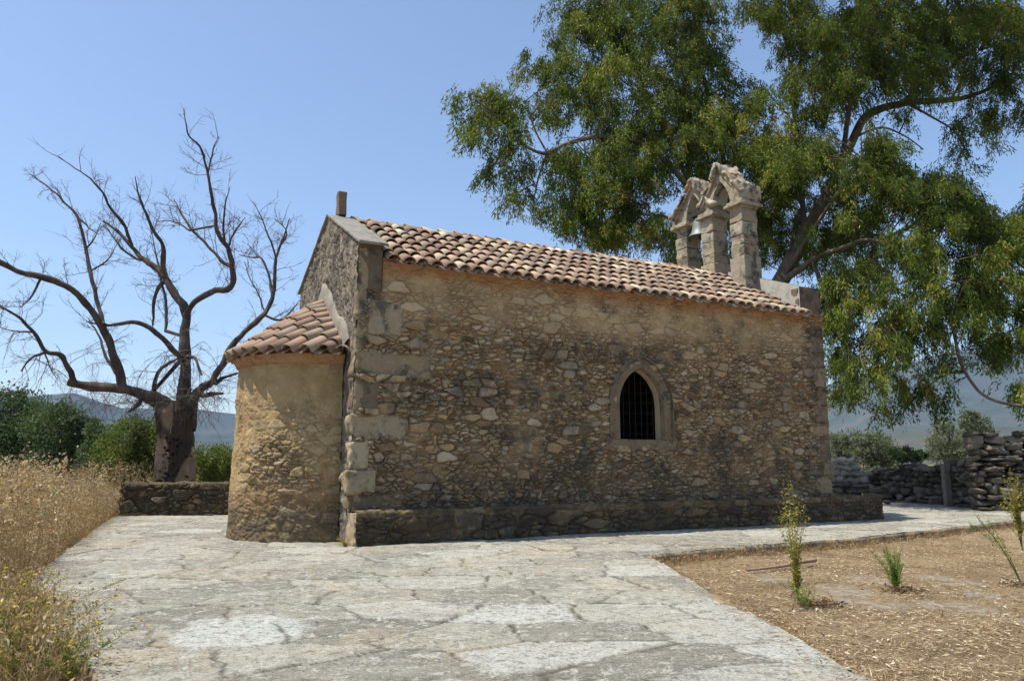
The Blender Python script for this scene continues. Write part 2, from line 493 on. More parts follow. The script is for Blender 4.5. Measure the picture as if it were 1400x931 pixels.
def paving_mat():
    t = NT('terrace_flagstones')
    rnd, j, wh = t.attr('rnd'), t.attr('mort'), t.attr('wht')
    v = t.math('ADD', t.math('MULTIPLY', rnd, 0.42), t.math('MULTIPLY', t.noise(3.1, 9, 0.72, 0.4), 0.80))
    c = t.ramp(v, [(0.25, (0.163, 0.150, 0.119)), (0.45, (0.238, 0.222, 0.180)), (0.62, (0.316, 0.300, 0.243)), (0.85, (0.406, 0.394, 0.333))])
    c = t.mix(t.math('MULTIPLY', t.step(t.noise(0.7, 6, 0.65, 0.3), 0.5, 0.62), 0.55), c, (0.390, 0.322, 0.210))
    # stains
    dk = t.math('MULTIPLY', t.step(t.noise(2.6, 10, 0.78, 0.5), 0.53, 0.60), 0.5)
    c = t.mix(dk, c, (0.143, 0.136, 0.111))
    c = t.mix(t.math('MULTIPLY', t.step(t.noise(0.95, 7, 0.7, 0.6), 0.52, 0.60), 0.55), c, (0.165, 0.155, 0.128))
    # pale worn stone flecks, in fields
    ag = t.vor(13, 'F1', (1, 1, 1), 'Color'); agd = t.vor(13, 'F1')
    sep = t.n('ShaderNodeSeparateColor'); t.set(sep.inputs[0], ag)
    edge = t.step(t.math('ADD', agd, t.math('MULTIPLY', t.noise(34, 4, 0.7), 0.7)), 0.78, 0.62)
    agm = t.math('MULTIPLY', t.step(t.noise(1.5, 7, 0.72, 0.5), 0.46, 0.54), t.math('MULTIPLY', edge, t.step(sep.outputs[0], 0.50, 0.62)))
    c = t.mix(t.math('MULTIPLY', agm, 0.85), c, t.ramp(sep.outputs[1], [(0, (0.379, 0.322, 0.227)), (0.5, (0.527, 0.500, 0.410)), (1, (0.536, 0.558, 0.527))]))
    wl = t.math('MULTIPLY', t.step(t.noise(6.5, 10, 0.8, 0.6), 0.535, 0.57), 0.85)
    c = t.mix(wl, c, (0.464, 0.462, 0.399))
    c = t.mix(t.math('MULTIPLY', wh, t.step(t.noise(13, 9, 0.8), 0.40, 0.50)), c, (0.536, 0.558, 0.516))
    dk2 = t.math('MULTIPLY', t.step(t.noise(9, 9, 0.8, 0.3), 0.54, 0.58), 0.65)
    c = t.mix(dk2, c, (0.126, 0.120, 0.100))
    sp = t.math('MULTIPLY', t.step(t.noise(38, 6, 0.8), 0.54, 0.58), 0.65)
    c = t.mix(sp, c, (0.090, 0.086, 0.074))
    sp2 = t.math('MULTIPLY', t.step(t.noise(48, 6, 0.8), 0.555, 0.595), 0.6)
    c = t.mix(sp2, c, (0.536, 0.544, 0.476))
    c = t.mix(t.math('MULTIPLY', j, t.math('MULTIPLY', t.step(t.noise(1.7, 5, 0.65), 0.31, 0.46), 0.9)), c, (0.079, 0.067, 0.047))
    c = t.mix(t.math('MULTIPLY', t.step(t.noise(9, 6, 0.7), 0.66, 0.70), 0.6), c, (0.443, 0.322, 0.133))
    h = t.math('ADD', t.noise(14, 9, 0.75), t.math('MULTIPLY', agm, 0.6))
    nb = t.bump(h, 0.8, 0.04)
    nb = t.bump(t.noise(70, 4, 0.75), 0.7, 0.012, nb)
    return t.done(c, 0.92, nb, 0.15)


M['paving'] = paving_mat()


def field_mat():
    t = NT('dry_straw_soil')
    v = t.noise(1.1, 7, 0.65, 0.3)
    c = t.ramp(v, [(0.3, (0.12, 0.083, 0.047)), (0.45, (0.20, 0.145, 0.085)), (0.6, (0.28, 0.212, 0.13)), (0.75, (0.34, 0.28, 0.19))])
    c = t.mix(t.step(t.noise(60, 4, 0.7), 0.45, 0.65), c, t.mix(0.5, c, (0.50, 0.38, 0.2)))
    c = t.mix(t.math('MULTIPLY', t.step(t.noise(30, 5, 0.75), 0.52, 0.62), 0.6), c, (0.11, 0.07, 0.035))
    pt = t.attr('wht')
    c = t.mix(t.math('MULTIPLY', pt, t.math('MULTIPLY', t.step(t.noise(9, 8, 0.8), 0.44, 0.54), 0.85)), c, (0.36, 0.325, 0.27))
    far = t.ramp(t.noise(0.035, 8, 0.65, 0.4), [(0.4, (0.055, 0.065, 0.028)), (0.52, (0.16, 0.135, 0.07)), (0.68, (0.30, 0.235, 0.13))])
    c = t.mix(t.attr('far'), c, far)
    nb = t.bump(t.noise(30, 7, 0.75), 0.9, 0.05)
    return t.done(c, 0.95, nb, 0.1)


M['field'] = field_mat()


def hills_mat():
    t = NT('dry_scrub_mountains')
    c = t.ramp(t.noise(0.0016, 9, 0.65, 0.3), [(0.3, (0.025, 0.035, 0.02)), (0.5, (0.06, 0.06, 0.04)), (0.7, (0.13, 0.115, 0.08))])
    c = t.mix(t.step(t.noise(0.012, 6, 0.7), 0.45, 0.6), c, (0.06, 0.075, 0.04))
    return t.done(c, 0.95, None, 0.1)


M['hills'] = hills_mat()


def bark_mat(name, a, b, c3, scale=4):
    t = NT(name)
    n1 = t.noise(scale, 6, 0.65, 0.5, (1, 1, 0.35))
    c = t.ramp(t.math('ADD', t.math('MULTIPLY', t.attr('rnd'), 0.35), t.math('MULTIPLY', n1, 0.8)), [(0.3, a), (0.55, b), (0.8, c3)])
    nb = t.bump(t.noise(scale * 4, 6, 0.7, 0.3, (1, 1, 0.25)), 0.7, 0.03)
    return t.done(c, 0.9, nb, 0.2)


M['dead_bark'] = bark_mat('dead_branch_bark', (0.03, 0.023, 0.018), (0.07, 0.053, 0.042), (0.15, 0.125, 0.105))
M['twig'] = bark_mat('dead_twig_bark', (0.07, 0.055, 0.045), (0.13, 0.105, 0.085), (0.22, 0.19, 0.165))
M['gum_bark'] = bark_mat('gum_tree_bark', (0.05, 0.037, 0.027), (0.115, 0.088, 0.066), (0.24, 0.20, 0.16), 2)
M['wood'] = bark_mat('dry_fallen_wood', (0.16, 0.10, 0.07), (0.30, 0.20, 0.14), (0.42, 0.31, 0.23), 6)
M['bush_bark'] = bark_mat('shrub_bark', (0.05, 0.04, 0.03), (0.12, 0.10, 0.07), (0.2, 0.16, 0.12))


def trunk_mat():
    t = NT('old_trunk_bark_and_bare_wood')
    bare = t.attr('bare'); hole = t.attr('hole')
    bark = t.ramp(t.noise(5, 6, 0.7, 0.5, (1, 1, 0.4)), [(0.3, (0.025, 0.017, 0.012)), (0.6, (0.075, 0.05, 0.034)), (0.8, (0.15, 0.105, 0.075))])
    wd = t.ramp(t.noise(4, 6, 0.65, 0.4, (1, 1, 0.4)), [(0.3, (0.17, 0.115, 0.068)), (0.55, (0.27, 0.195, 0.122)), (0.8, (0.37, 0.285, 0.19))])
    c = t.mix(bare, bark, wd)
    c = t.mix(hole, c, (0.03, 0.02, 0.015))
    nb = t.bump(t.noise(16, 6, 0.7, 0.3, (1, 1, 0.3)), 0.7, 0.03)
    return t.done(c, 0.92, nb, 0.15)


M['trunk'] = trunk_mat()
M['gum_leaf'] = leaf_mat('gum_leaves', [(0.0, (0.014, 0.026, 0.007)), (0.35, (0.042, 0.072, 0.015)), (0.65, (0.115, 0.16, 0.026)), (0.92, (0.26, 0.285, 0.05)), (1.0, (0.26, 0.15, 0.05))], 0.28, (0.34, 0.40, 0.03), 0.55, 0.08)
M['oak_leaf'] = leaf_mat('evergreen_oak_leaves', [(0, (0.018, 0.032, 0.014)), (0.5, (0.05, 0.08, 0.034)), (1, (0.13, 0.17, 0.08))], 0.2, (0.2,0.3,0.04), 0.6, 0.15)
M['bush_leaf'] = leaf_mat('bush_leaves', [(0, (0.03, 0.047, 0.013)), (0.5, (0.09, 0.122, 0.028)), (1, (0.21, 0.235, 0.06))], 0.3)
M['olive_leaf'] = leaf_mat('olive_leaves', [(0, (0.07, 0.09, 0.045)), (0.5, (0.14, 0.165, 0.09)), (1, (0.27, 0.29, 0.20))], 0.25, (0.2, 0.25, 0.1))
M['straw'] = leaf_mat('dry_straw', [(0, (0.13, 0.07, 0.03)), (0.35, (0.28, 0.18, 0.085)), (0.7, (0.42, 0.30, 0.16)), (0.9, (0.62, 0.51, 0.34)), (1.0, (0.17, 0.18, 0.06))], 0.3, (0.5, 0.36, 0.14), 0.7, 0.15)
M['litter'] = leaf_mat('dry_leaf_litter', [(0, (0.10, 0.058, 0.03)), (0.35, (0.25, 0.178, 0.10)), (0.65, (0.385, 0.30, 0.185)), (0.88, (0.55, 0.45, 0.30)), (1.0, (0.68, 0.60, 0.47))], 0.12, (0.4, 0.26, 0.1), 0.75, 0.15)
M['weed_stem'] = leaf_mat('weed_stems', [(0, (0.12, 0.13, 0.03)), (1, (0.22, 0.22, 0.07))], 0.1)
M['weed_leaf'] = leaf_mat('weed_leaves', [(0, (0.09, 0.13, 0.025)), (0.6, (0.19, 0.24, 0.05)), (1, (0.34, 0.33, 0.09))], 0.3)
M['gold_leaf'] = leaf_mat('yellowing_weed_leaves', [(0, (0.16, 0.15, 0.03)), (0.5, (0.31, 0.27, 0.06)), (1, (0.48, 0.38, 0.12))], 0.3, (0.4, 0.34, 0.05))
M['green_leaf'] = leaf_mat('fresh_green_leaves', [(0, (0.07, 0.15, 0.02)), (1, (0.20, 0.33, 0.06))], 0.35)
M['flower'] = leaf_mat('yellow_flowers', [(0, (0.50, 0.38, 0.02)), (1, (0.70, 0.58, 0.06))], 0.2, (0.7, 0.55, 0.03))
M['dock'] = leaf_mat('rusty_seed_heads', [(0, (0.13, 0.035, 0.015)), (1, (0.34, 0.12, 0.05))], 0.2, (0.35, 0.1, 0.04))


def plain(name, col, rough=0.6, metal=0.0, var=0.3, scale=20):
    t = NT(name)
    c = t.mix(t.math('MULTIPLY', t.noise(scale, 5, 0.65), var), col, tuple(x * 0.35 for x in col))
    return t.done(c, rough, t.bump(t.noise(scale * 2, 4, 0.6), 0.2, 0.01), 0.4, metal)


M['iron'] = plain('rusty_iron', (0.035, 0.03, 0.026), 0.6, 0.6)
M['bronze'] = plain('pale_green_bronze', (0.20, 0.23, 0.215), 0.55, 0.25, 0.5, 14)

# ================================================================== CHAPEL
chapel = thing('chapel', 'small old stone chapel with tiled roof, round apse and twin-arched belfry', 'chapel', tuple(W0), ROT)
LEN, WID = 10.95, 4.1
EAVE = 4.52


def wall_sheet(name, P, N, x, z, mat, seed, sx=0.21, sz=0.115, relief=0.03, cover=0.0, pls=None, org=None, drk=None, keep=None, extra=None, warp=0.05, parent=None, big=0.3, grain=1.0):
    """masonry sheet: x, z are metre coordinates (nu, nv) on the face, P positions, N outward normals"""
    wx = x + warp * fbm(x, z, 0, 3.0, 3, seed + 1) + 0.022 * fbm(x, z, 2, 14, 3, seed + 5); wz = z + warp * 0.8 * fbm(x, z, 5, 2.6, 3, seed + 2) + 0.018 * fbm(x, z, 6, 14, 3, seed + 6)
    r1, e, r2 = cells(wx, wz, sx * 1.5, sz * 1.5, seed, 0.9, 0.4)
    q1, f, q2 = cells(wx, wz, sx * 0.78, sz * 0.70, seed + 50, 0.9, 0.4)
    sm = r2 > big
    e = np.where(sm, np.minimum(e, f * 0.6), e); r1 = np.where(sm, q1, r1); r2 = np.where(sm, q2, 0.6 + 0.4 * r2 / max(big, 1e-3))
    body = sstep(0.015, 0.13, e)
    cov = sstep(0.0, 0.42, fbm(x, z, 9, 0.9, 4, seed + 3) + cover)          # mortar smeared over the stones
    if pls is None:
        pls = np.zeros_like(x)
    cov2 = np.clip(cov * 0.75 + pls, 0, 1)
    h = body * (0.35 + 0.65 * r2) * relief * (1 - 0.85 * cov2) + grain * (0.020 * fbm(x, z, 3, 9, 4, seed) * (1 - 0.55 * pls) + 0.016 * np.abs(fbm(x, z, 8, 22, 3, seed)) * body) + 0.02 * fbm(x, z, 1, 1.2, 3, seed + 4)
    h = h + (0.010 * (1 - pls)) * fbm(x, z, 7, 30, 2, seed)
    if extra is not None:
        h = np.where(extra > 0, -0.05, h)
    mort = np.clip((1 - sstep(0.02, 0.11, e)) + cov * 0.45, 0, 1)
    gap_shade = (1 - sstep(0.005, 0.06, e)) * (1 - np.clip(cov2 * 1.0, 0, 1)) * sstep(-0.42, -0.02, fbm(x, z, 4, 2.2, 3, seed + 9))  # mask for the painted crevice shade between uncovered stones
    co = P + N * h[..., None]
    nu, nv = x.shape
    q = grid_quads(nu, nv)
    if keep is not None:
        kq = keep[:-1, :-1] & keep[1:, :-1] & keep[1:, 1:] & keep[:-1, 1:]
        q = q[kq.ravel()]
    A = dict(gap_shade=gap_shade.ravel(), rnd=r1.ravel(), mort=mort.ravel(), pls=(pls * 0.95).ravel(), org=(np.zeros_like(x) if org is None else org).ravel(),
             drk=(np.zeros_like(x) if drk is None else drk).ravel())
    return mesh_np(name, co.reshape(-1, 3), q, mat, parent or chapel, A, True)


# ---- window outline (local a, z): pointed arch
WA0, WA1, WZ0, WZS, WZT = 5.18, 6.18, 1.69, 2.35, 3.05


def arch_outline(grow=0.0, n=14):
    a0, a1 = WA0 - grow, WA1 + grow
    zt = WZT + grow * 1.05
    c = (a0 + a1) / 2
    pts = [(a0, WZ0 - grow * 0.0)]
    # two arcs meeting at a point
    half = c - a0; rise = zt - WZS
    R = (half * half + rise * rise) / (2 * half)
    th = math.asin(min(1, rise / R))
    for k in range(n + 1):
        t = th * k / n
        pts.append((a0 + R - R * math.cos(t), WZS + R * math.sin(t)))
    right = [(2 * c - x, z) for x, z in pts[::-1][1:]]
    return np.array(pts + right)


def inside(poly, x, z):
    r = np.zeros(x.shape, bool)
    n = len(poly)
    for i in range(n):
        x0, z0 = poly[i]; x1, z1 = poly[(i + 1) % n]
        c = ((z0 > z) != (z1 > z)) & (x < (x1 - x0) * (z - z0) / (z1 - z0 + 1e-12) + x0)
        r ^= c
    return r


QU = [((-0.012, -0.022, 2.62), (1.33, 0.30, 3.05), 'quoin', 0.30), ((0.16, -0.020, 3.28), (0.78, 0.20, 3.90), 'quoin', 0.75),
      ((-0.03, -0.024, 1.62), (0.92, 0.34, 2.02), 'quoin', 0.62), ((-0.04, -0.03, 1.15), (0.27, 0.32, 1.60), 'quoin', 0.95),
      ((-0.10, -0.075, 0.78), (0.40, 0.30, 1.13), 'quoin', 0.5), ((-0.012, -0.018, 2.06), (0.42, 0.26, 2.58), 'quoin_dark', 0.4),
      ((-0.012, -0.018, 3.08), (0.15, 0.24, 3.55), 'quoin_dark', 0.5), ((-0.02, -0.02, 3.58), (0.15, 0.2, 4.03), 'quoin_dark', 0.7),
      ((-0.06, -0.02, 0.52), (0.55, 0.25, 0.77), 'quoin_dark', 0.3)]
WQ = []
zc = 0.55; i = 0
while zc < 4.25:
    hgt = (0.42, 0.35, 0.5, 0.3)[i % 4]; ln = (0.5, 0.3, 0.42, 0.62)[i % 4]
    if zc + hgt > 4.33: break
    WQ.append(((LEN - ln, -0.02, zc), (LEN + 0.015, 0.4, zc + hgt - 0.025)))
    zc += hgt; i += 1
# long wall (faces the camera, local -y)
na, nz = 880, 372
a = np.linspace(0, LEN, na)[:, None] + np.zeros((1, nz)); z = np.linspace(0.0, EAVE + 0.1, nz)[None, :] + np.zeros((na, 1))
P = np.stack([a, 0 * a, z], -1); Nn = np.zeros_like(P); Nn[..., 1] = -1
jag = 0.14 * fbm(a, z, 0, 1.6, 4, 31)
pl = sstep(3.1, 4.2, z + jag * 3.5) * (0.62 + 0.6 * fbm(a, z, 0, 2.2, 4, 19))
pl = pl * sstep(0.3, 0.5, a) * (1 - sstep(10.2, 10.5, a + jag))
og = sstep(4.20, 4.46, z + jag * 1.2) * sstep(-0.35, 0.1, fbm(a, z, 2, 1.7, 4, 17) + 0.15)
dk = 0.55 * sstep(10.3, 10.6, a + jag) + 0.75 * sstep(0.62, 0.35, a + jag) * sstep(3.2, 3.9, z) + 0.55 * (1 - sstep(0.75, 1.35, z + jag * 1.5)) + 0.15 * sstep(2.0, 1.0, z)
kp = ~inside(arch_outline(0.11), a, z) | (z < WZ0 - 0.02)
kp = kp & ~((a > WA0 - 0.1) & (a < WA1 + 0.1) & (z > WZ0 - 0.06) & (z < WZ0 + 0.1))
rec = np.zeros_like(a)
for lo, hi, m_, r_ in QU:
    rec = np.maximum(rec, ((a < hi[0] - 0.055) & (a > lo[0] + (0.055 if lo[0] > 0.1 else -1)) & (z > lo[2] + 0.055) & (z < hi[2] - 0.055)) * 1.0)
for lo, hi in WQ:
    rec = np.maximum(rec, ((a > lo[0] + 0.055) & (z > lo[2] + 0.05) & (z < hi[2] - 0.05)) * 1.0)
rec = np.maximum(rec, ((a < 0.42) & (z > 4.05)) * 1.0)
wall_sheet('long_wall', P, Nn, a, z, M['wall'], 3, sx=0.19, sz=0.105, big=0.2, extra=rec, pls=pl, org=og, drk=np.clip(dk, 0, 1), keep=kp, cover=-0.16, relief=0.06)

# gable wall (faces local -x) with its parapet
APB, APZ = 2.05, 5.86


def gable_top(b, lo=4.84, hi=APZ, mid=APB):
    return np.where(b < mid, lo + (hi - lo) * b / mid, hi - (hi - lo) * (b - mid) / (WID - mid))


nb, nz = 190, 290
b = np.linspace(0, WID, nb)[:, None] + np.zeros((1, nz)); tz = np.linspace(0, 1, nz)[None, :]
z = tz * gable_top(b)
P = np.stack([0 * b, b, z], -1); Nn = np.zeros_like(P); Nn[..., 0] = -1
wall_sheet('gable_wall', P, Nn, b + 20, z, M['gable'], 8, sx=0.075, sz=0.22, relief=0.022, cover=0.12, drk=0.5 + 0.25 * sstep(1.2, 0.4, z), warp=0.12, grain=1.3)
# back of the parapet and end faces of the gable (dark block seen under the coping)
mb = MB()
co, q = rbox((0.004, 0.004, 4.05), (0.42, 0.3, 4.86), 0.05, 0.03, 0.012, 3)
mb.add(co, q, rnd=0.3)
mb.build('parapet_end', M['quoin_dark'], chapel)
mb = MB()
bb = np.linspace(0.02, WID - 0.02, 50)
top = gable_top(bb) - 0.01
co = np.concatenate([np.stack([0 * bb + 0.42, bb, 0 * bb + 4.3], -1), np.stack([0 * bb + 0.42, bb, top], -1), np.stack([0 * bb + 0.01, bb, top], -1)])
k = np.arange(49)
mb.add(co, np.concatenate([np.stack([k, k + 1, k + 51, k + 50], -1), np.stack([k + 50, k + 51, k + 101, k + 100], -1)]), rnd=0.4)
mb.build('parapet_back', M['coping'], chapel)

# north wall, west front with parapet
W2 = 4.9
mb = MB()
co = [(0, WID, 0), (LEN, W2, 0), (LEN, W2, 4.6), (0, WID, 4.6)]
mb.add(co, [(0, 1, 2, 3)], rnd=0.4)
mb.build('north_wall', M['quoin'], chapel)


def west_top(b):
    m = W2 / 2
    return np.where(b < m, 5.21 + 0.93 * b / m, 5.21 + 0.93 * (W2 - b) / m)


mb = MB()
bb = np.linspace(0.0, W2, 60); top = west_top(bb)
n = 60
rough = 0.015 * fbm(bb * 2, bb * 0, 0, 2, 3)
L0 = np.stack([0 * bb + 10.27, bb, 0 * bb + 4.2], -1); L1 = np.stack([0 * bb + 10.27, bb, top + rough], -1)
L2 = np.stack([0 * bb + LEN, bb, top + rough], -1); L3 = np.stack([0 * bb + LEN, bb, 0 * bb], -1)
co = np.concatenate([L0, L1, L2, L3]); k = np.arange(n - 1)
mb.add(co, np.concatenate([np.stack([k + i * n, k + 1 + i * n, k + 1 + (i + 1) * n, k + (i + 1) * n], -1) for i in range(3)]), rnd=0.55)
mb.build('west_parapet', M['coping'], chapel)
mb = MB()
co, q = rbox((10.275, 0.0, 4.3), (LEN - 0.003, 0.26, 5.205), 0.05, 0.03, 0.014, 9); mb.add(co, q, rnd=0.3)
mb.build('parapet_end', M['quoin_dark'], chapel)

# copings of the east gable
for s in (0, 1):
    co, q = rbox((-0.05, -0.16, 0.0), (0.46, 2.2 if s == 0 else 2.3, 0.055), 0.08, 0.015, 0.008, 4 + s)
    ang = math.atan2(APZ - 4.84, APB)
    ca, sa = math.cos(ang), math.sin(ang)
    y = co[:, 1].copy(); zz = co[:, 2].copy()
    co[:, 1] = y * ca - zz * sa; co[:, 2] = y * sa + zz * ca
    if s == 1:
        co[:, 1] = WID - co[:, 1]; q = q[:, ::-1]; co[:, 2] -= 0.002
    co[:, 2] += 4.845
    mb = MB(); mb.add(co, q, rnd=0.6 if s == 0 else 0.4)
    mb.build('coping', M['coping'], chapel)
# finial stone standing on the gable top
mb = MB()
co, q = rbox((0.13, 1.88, 5.88), (0.30, 2.07, 6.36), 0.04, 0.025, 0.012, 5)
co[:, 1] += (co[:, 2] - 5.88) * 0.06
mb.add(co, q, rnd=0.45); mb.build('finial', M['quoin_dark'], chapel)

# quoins on the near corner (local a, z boxes), wrapped a little round the gable
mb = MB(); co, q = rbox((-0.004, -0.004, 0.0), (0.16, 0.16, 4.75), 0.04, 0.03, 0.025, 77, 6.0); mb.add(co, q, rnd=0.4); mb.build('corner_masonry', M['quoin'], chapel, True)
for i, (lo, hi, m, r) in enumerate(QU):
    mb = MB(); co, q = rbox(lo, hi, 0.035, 0.045, 0.022, 20 + i, 5.0, 0.055); mb.add(co, q, rnd=r); mb.build('quoin', M[m], chapel, True)
for i, (lo, hi) in enumerate(WQ):
    mb = MB(); co, q = rbox(lo, hi, 0.04, 0.045, 0.025, 40 + i, 5.0, 0.06)
    mb.add(co, q, rnd=0.3 + 0.4 * ((i * 37) % 10) / 10); mb.build('quoin', M['quoin_dark' if i % 3 else 'quoin'], chapel, True)

# bench of masonry along the wall foot, turning the west corner
nl, nv = 620, 50
BL, BT, BH = 12.17, 0.2945, 0.497
prof_t = np.linspace(0, 1, nv)
s = np.linspace(0, BL, nl)[:, None] + np.zeros((1, nv))
hgt = prof_t[None, :] * (BH + BT) + np.zeros((nl, 1))
up = hgt < BH
yy = np.where(up, -BT, -BT + (hgt - BH)); zz = np.where(up, hgt, BH)
zz = zz + np.where(up, 0, 0.004) + 0.012 * fbm(s, s * 0, 0, 1.3, 3, 3) * sstep(0.3, 0.5, zz)
P = np.stack([s, yy, zz], -1); Nn = np.zeros_like(P); Nn[..., 1] = np.where(up, -1, 0); Nn[..., 2] = np.where(up, 0, 1)
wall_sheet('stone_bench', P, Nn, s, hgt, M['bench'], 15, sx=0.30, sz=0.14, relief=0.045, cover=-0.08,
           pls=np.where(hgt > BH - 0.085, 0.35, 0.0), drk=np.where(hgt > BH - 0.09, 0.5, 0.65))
mb = MB()
co, q = rbox((-0.03, -BT - 0.005, 0.0), (0.03, 0.10, BH - 0.006), 0.04, 0.02, 0.02, 3); mb.add(co, q, rnd=0.7); mb.build('bench_end', M['quoin'], chapel, True); mb = MB()
co, q = rbox((LEN + 0.02, -BT + 0.02, 0.0), (BL - 0.01, 1.6, BH - 0.02), 0.06, 0.03, 0.02, 4); mb.add(co, q, rnd=0.3)
mb.build('bench_end', M['quoin_dark'], chapel, True)

# ---- window
win = bpy.data.objects.new('window', None); COL.objects.link(win); win.parent = chapel


def strip(mb, A, B, rnd):
    n = len(A); k = np.arange(n - 1)
    mb.add(np.concatenate([A, B]), np.stack([k, k + 1, k + 1 + n, k + n], -1), rnd=rnd)


def o3(o, y):
    return np.stack([o[:, 0], 0 * o[:, 0] + y, o[:, 1]], -1)


f_in, f_out, f_mid = arch_outline(0.0), arch_outline(0.21), arch_outline(0.04)
mb = MB()
strip(mb, o3(f_out, 0.03), o3(f_out, -0.045), 0.5)
strip(mb, o3(f_out, -0.045), o3(f_mid, -0.055), 0.5)
strip(mb, o3(f_mid, -0.055), o3(f_in, 0.045), 0.6)
mb.build('frame', M['frame'], win)
mb = MB(); strip(mb, o3(f_in, 0.045), o3(arch_outline(0.0), 0.20), 0.6)
mb.build('reveal', M['reveal'], win)
ho, hi_ = arch_outline(0.27), arch_outline(0.215)
mb = MB(); strip(mb, o3(ho, 0.02), o3(ho, -0.06), 0.4); strip(mb, o3(ho, -0.06), o3(hi_, -0.10), 0.4); strip(mb, o3(hi_, -0.10), o3(hi_, -0.02), 0.4)
mb.build('hood_mould', M['frame'], win)
mb = MB(); co, q = rbox((WA0 - 0.36, -0.055, WZ0 - 0.20), (WA1 + 0.30, 0.22, WZ0), 0.06, 0.02, 0.008, 12); mb.add(co, q, rnd=0.5)
mb.build('sill', M['frame'], win)
mb = MB()
for k in range(7):
    x = WA0 + (k + 0.5) * (WA1 - WA0) / 7
    tube(mb, [(x, 0.175, WZ0 - 0.02), (x, 0.175, WZT - 0.02 - 1.9 * (x - 5.68) ** 2)], [0.006, 0.006], 6)
for k in range(6):
    zz_ = WZ0 + 0.12 + k * 0.2
    tube(mb, [(WA0 + max(0, zz_ - 2.5) * 0.75, 0.188, zz_), (WA1 - max(0, zz_ - 2.5) * 0.75, 0.188, zz_)], [0.005, 0.005], 6)
mb.build('grille', M['iron'], win)

# ---- roof of barrel tiles
def ridge_b(x): return 2.05 + 0.4 * x / 10.0
def ridge_z(x): return 5.78 + 0.018 * x


def tile_arc(r0, r1, L, n=7, th=0.016, sq=0.85, up=True, l0=0.05, l1=0.015):
    """verts in (across, along, normal) and quads for one curved tile"""
    t = np.linspace(0, np.pi, n)
    vs = []
    for (r, s, l) in ((r0, 0.0, l0), (r1, L, l1)):
        for rr in (r, r - th):
            c = np.cos(t) * rr; d = np.sin(t) * rr * sq
            vs.append(np.stack([c, 0 * c + s, (d if up else -d) + l], -1))
    co = np.concatenate(vs)
    k = np.arange(n - 1)
    o = lambda i: k + i * n
    q = [np.stack([o(0), o(0) + 1, o(2) + 1, o(2)], -1), np.stack([o(1), o(3), o(3) + 1, o(1) + 1], -1),
         np.stack([o(0), o(1), o(1) + 1, o(0) + 1], -1), np.stack([o(2), o(2) + 1, o(3) + 1, o(3)], -1)]
    return co, np.concatenate(q)


def place(mb, co, q, o, ea, eu, en, rnd):
    mb.add(o + co[:, :1] * ea + co[:, 1:2] * eu + co[:, 2:3] * en, q, rnd=rnd)


mb = MB()
NC, NR = 39, 7
A0, A1 = 0.44, 10.32
for side in (0, 1):
    for c in range(NC):
        x = A0 + 0.10 + (A1 - A0 - 0.1) * c / (NC - 1)
        rb = ridge_b(x); rz_ = ridge_z(x)
        e0 = np.array([x, -0.15, EAVE - 0.04]) if side == 0 else np.array([x, WID + 0.15 + 0.8 * x / LEN, EAVE - 0.04])
        e1 = np.array([x, rb, rz_])
        if x > 10.2 and side == 0:
            pass
        eu = e1 - e0; S = np.linalg.norm(eu); eu /= S
        ea = np.array([1.0, 0, 0]); en = np.cross(ea, eu) if side == 0 else np.cross(eu, ea)
        if en[2] < 0: en = -en
        step = S / NR
        xo = 0.012 * math.sin(c * 1.7)
        for r in range(NR):
            rn = rng.random()
            sag = 0.012 * float(fbm(x, r * 0.4, 2, 0.8, 2))
            jj = rng.normal(0, 1, 3)
            o = e0 + eu * (r * step + jj[0] * 0.020) + ea * (xo + jj[1] * 0.009) + en * (0.012 + sag)
            co, q = tile_arc(0.116, 0.096, step * 1.22, up=True, l0=0.062, l1=0.02)
            ro = jj[2] * 0.035
            ea2 = ea * math.cos(ro) + eu * math.sin(ro); eu2 = eu * math.cos(ro) - ea * math.sin(ro)
            place(mb, co, q if side == 0 else q[:, ::-1], o, ea2, eu2, en, rn)
            if c < NC - 1:
                dx = (A1 - A0 - 0.1) / (NC - 1)
                co, q = tile_arc(0.115, 0.095, step * 1.22, up=False, l0=0.075, l1=0.06, sq=0.6)
                place(mb, co, q, o + ea * dx / 2 - eu * 0.02, ea, eu, en, rng.random() * 0.7)
# ridge caps
nrt = 26
for k in range(nrt):
    x = 0.42 + (9.98 - 0.42) * k / nrt
    L = (9.98 - 0.42) / nrt
    o = np.array([x, ridge_b(x), ridge_z(x) + 0.015 + rng.normal(0, 0.006)])
    co, q = tile_arc(0.125, 0.105, L * 1.18, n=9, l0=0.03, l1=0.0, sq=0.9)
    place(mb, co, q[:, ::-1], o, np.array([0, 1.0, 0]), np.array([1.0, 0.04, 0]), np.array([0, 0, 1.0]), rng.random())
roof = mb.build('roof', M['tile'], chapel, True)
mb = MB()   # mortar bed under the tiles
for side in (0, 1):
    xs = np.linspace(0.42, 10.28, 30)
    e0 = np.stack([xs, np.where(side == 0, -0.05, WID + 0.05 + 0.8 * xs / LEN), 0 * xs + EAVE - 0.0], -1)
    e1 = np.stack([xs, ridge_b(xs), ridge_z(xs) + 0.015], -1)
    e0[:, 2] += 0.03
    strip(mb, e0, e1, 0.3)
    e2 = e0 * 1.0; e2[:, 1] = np.where(side == 0, 0.0, WID + 0.8 * xs / LEN); e2[:, 2] = 4.45
    strip(mb, e2, e0, 0.5)
mb.build('cornice', M['cornice'], chapel)

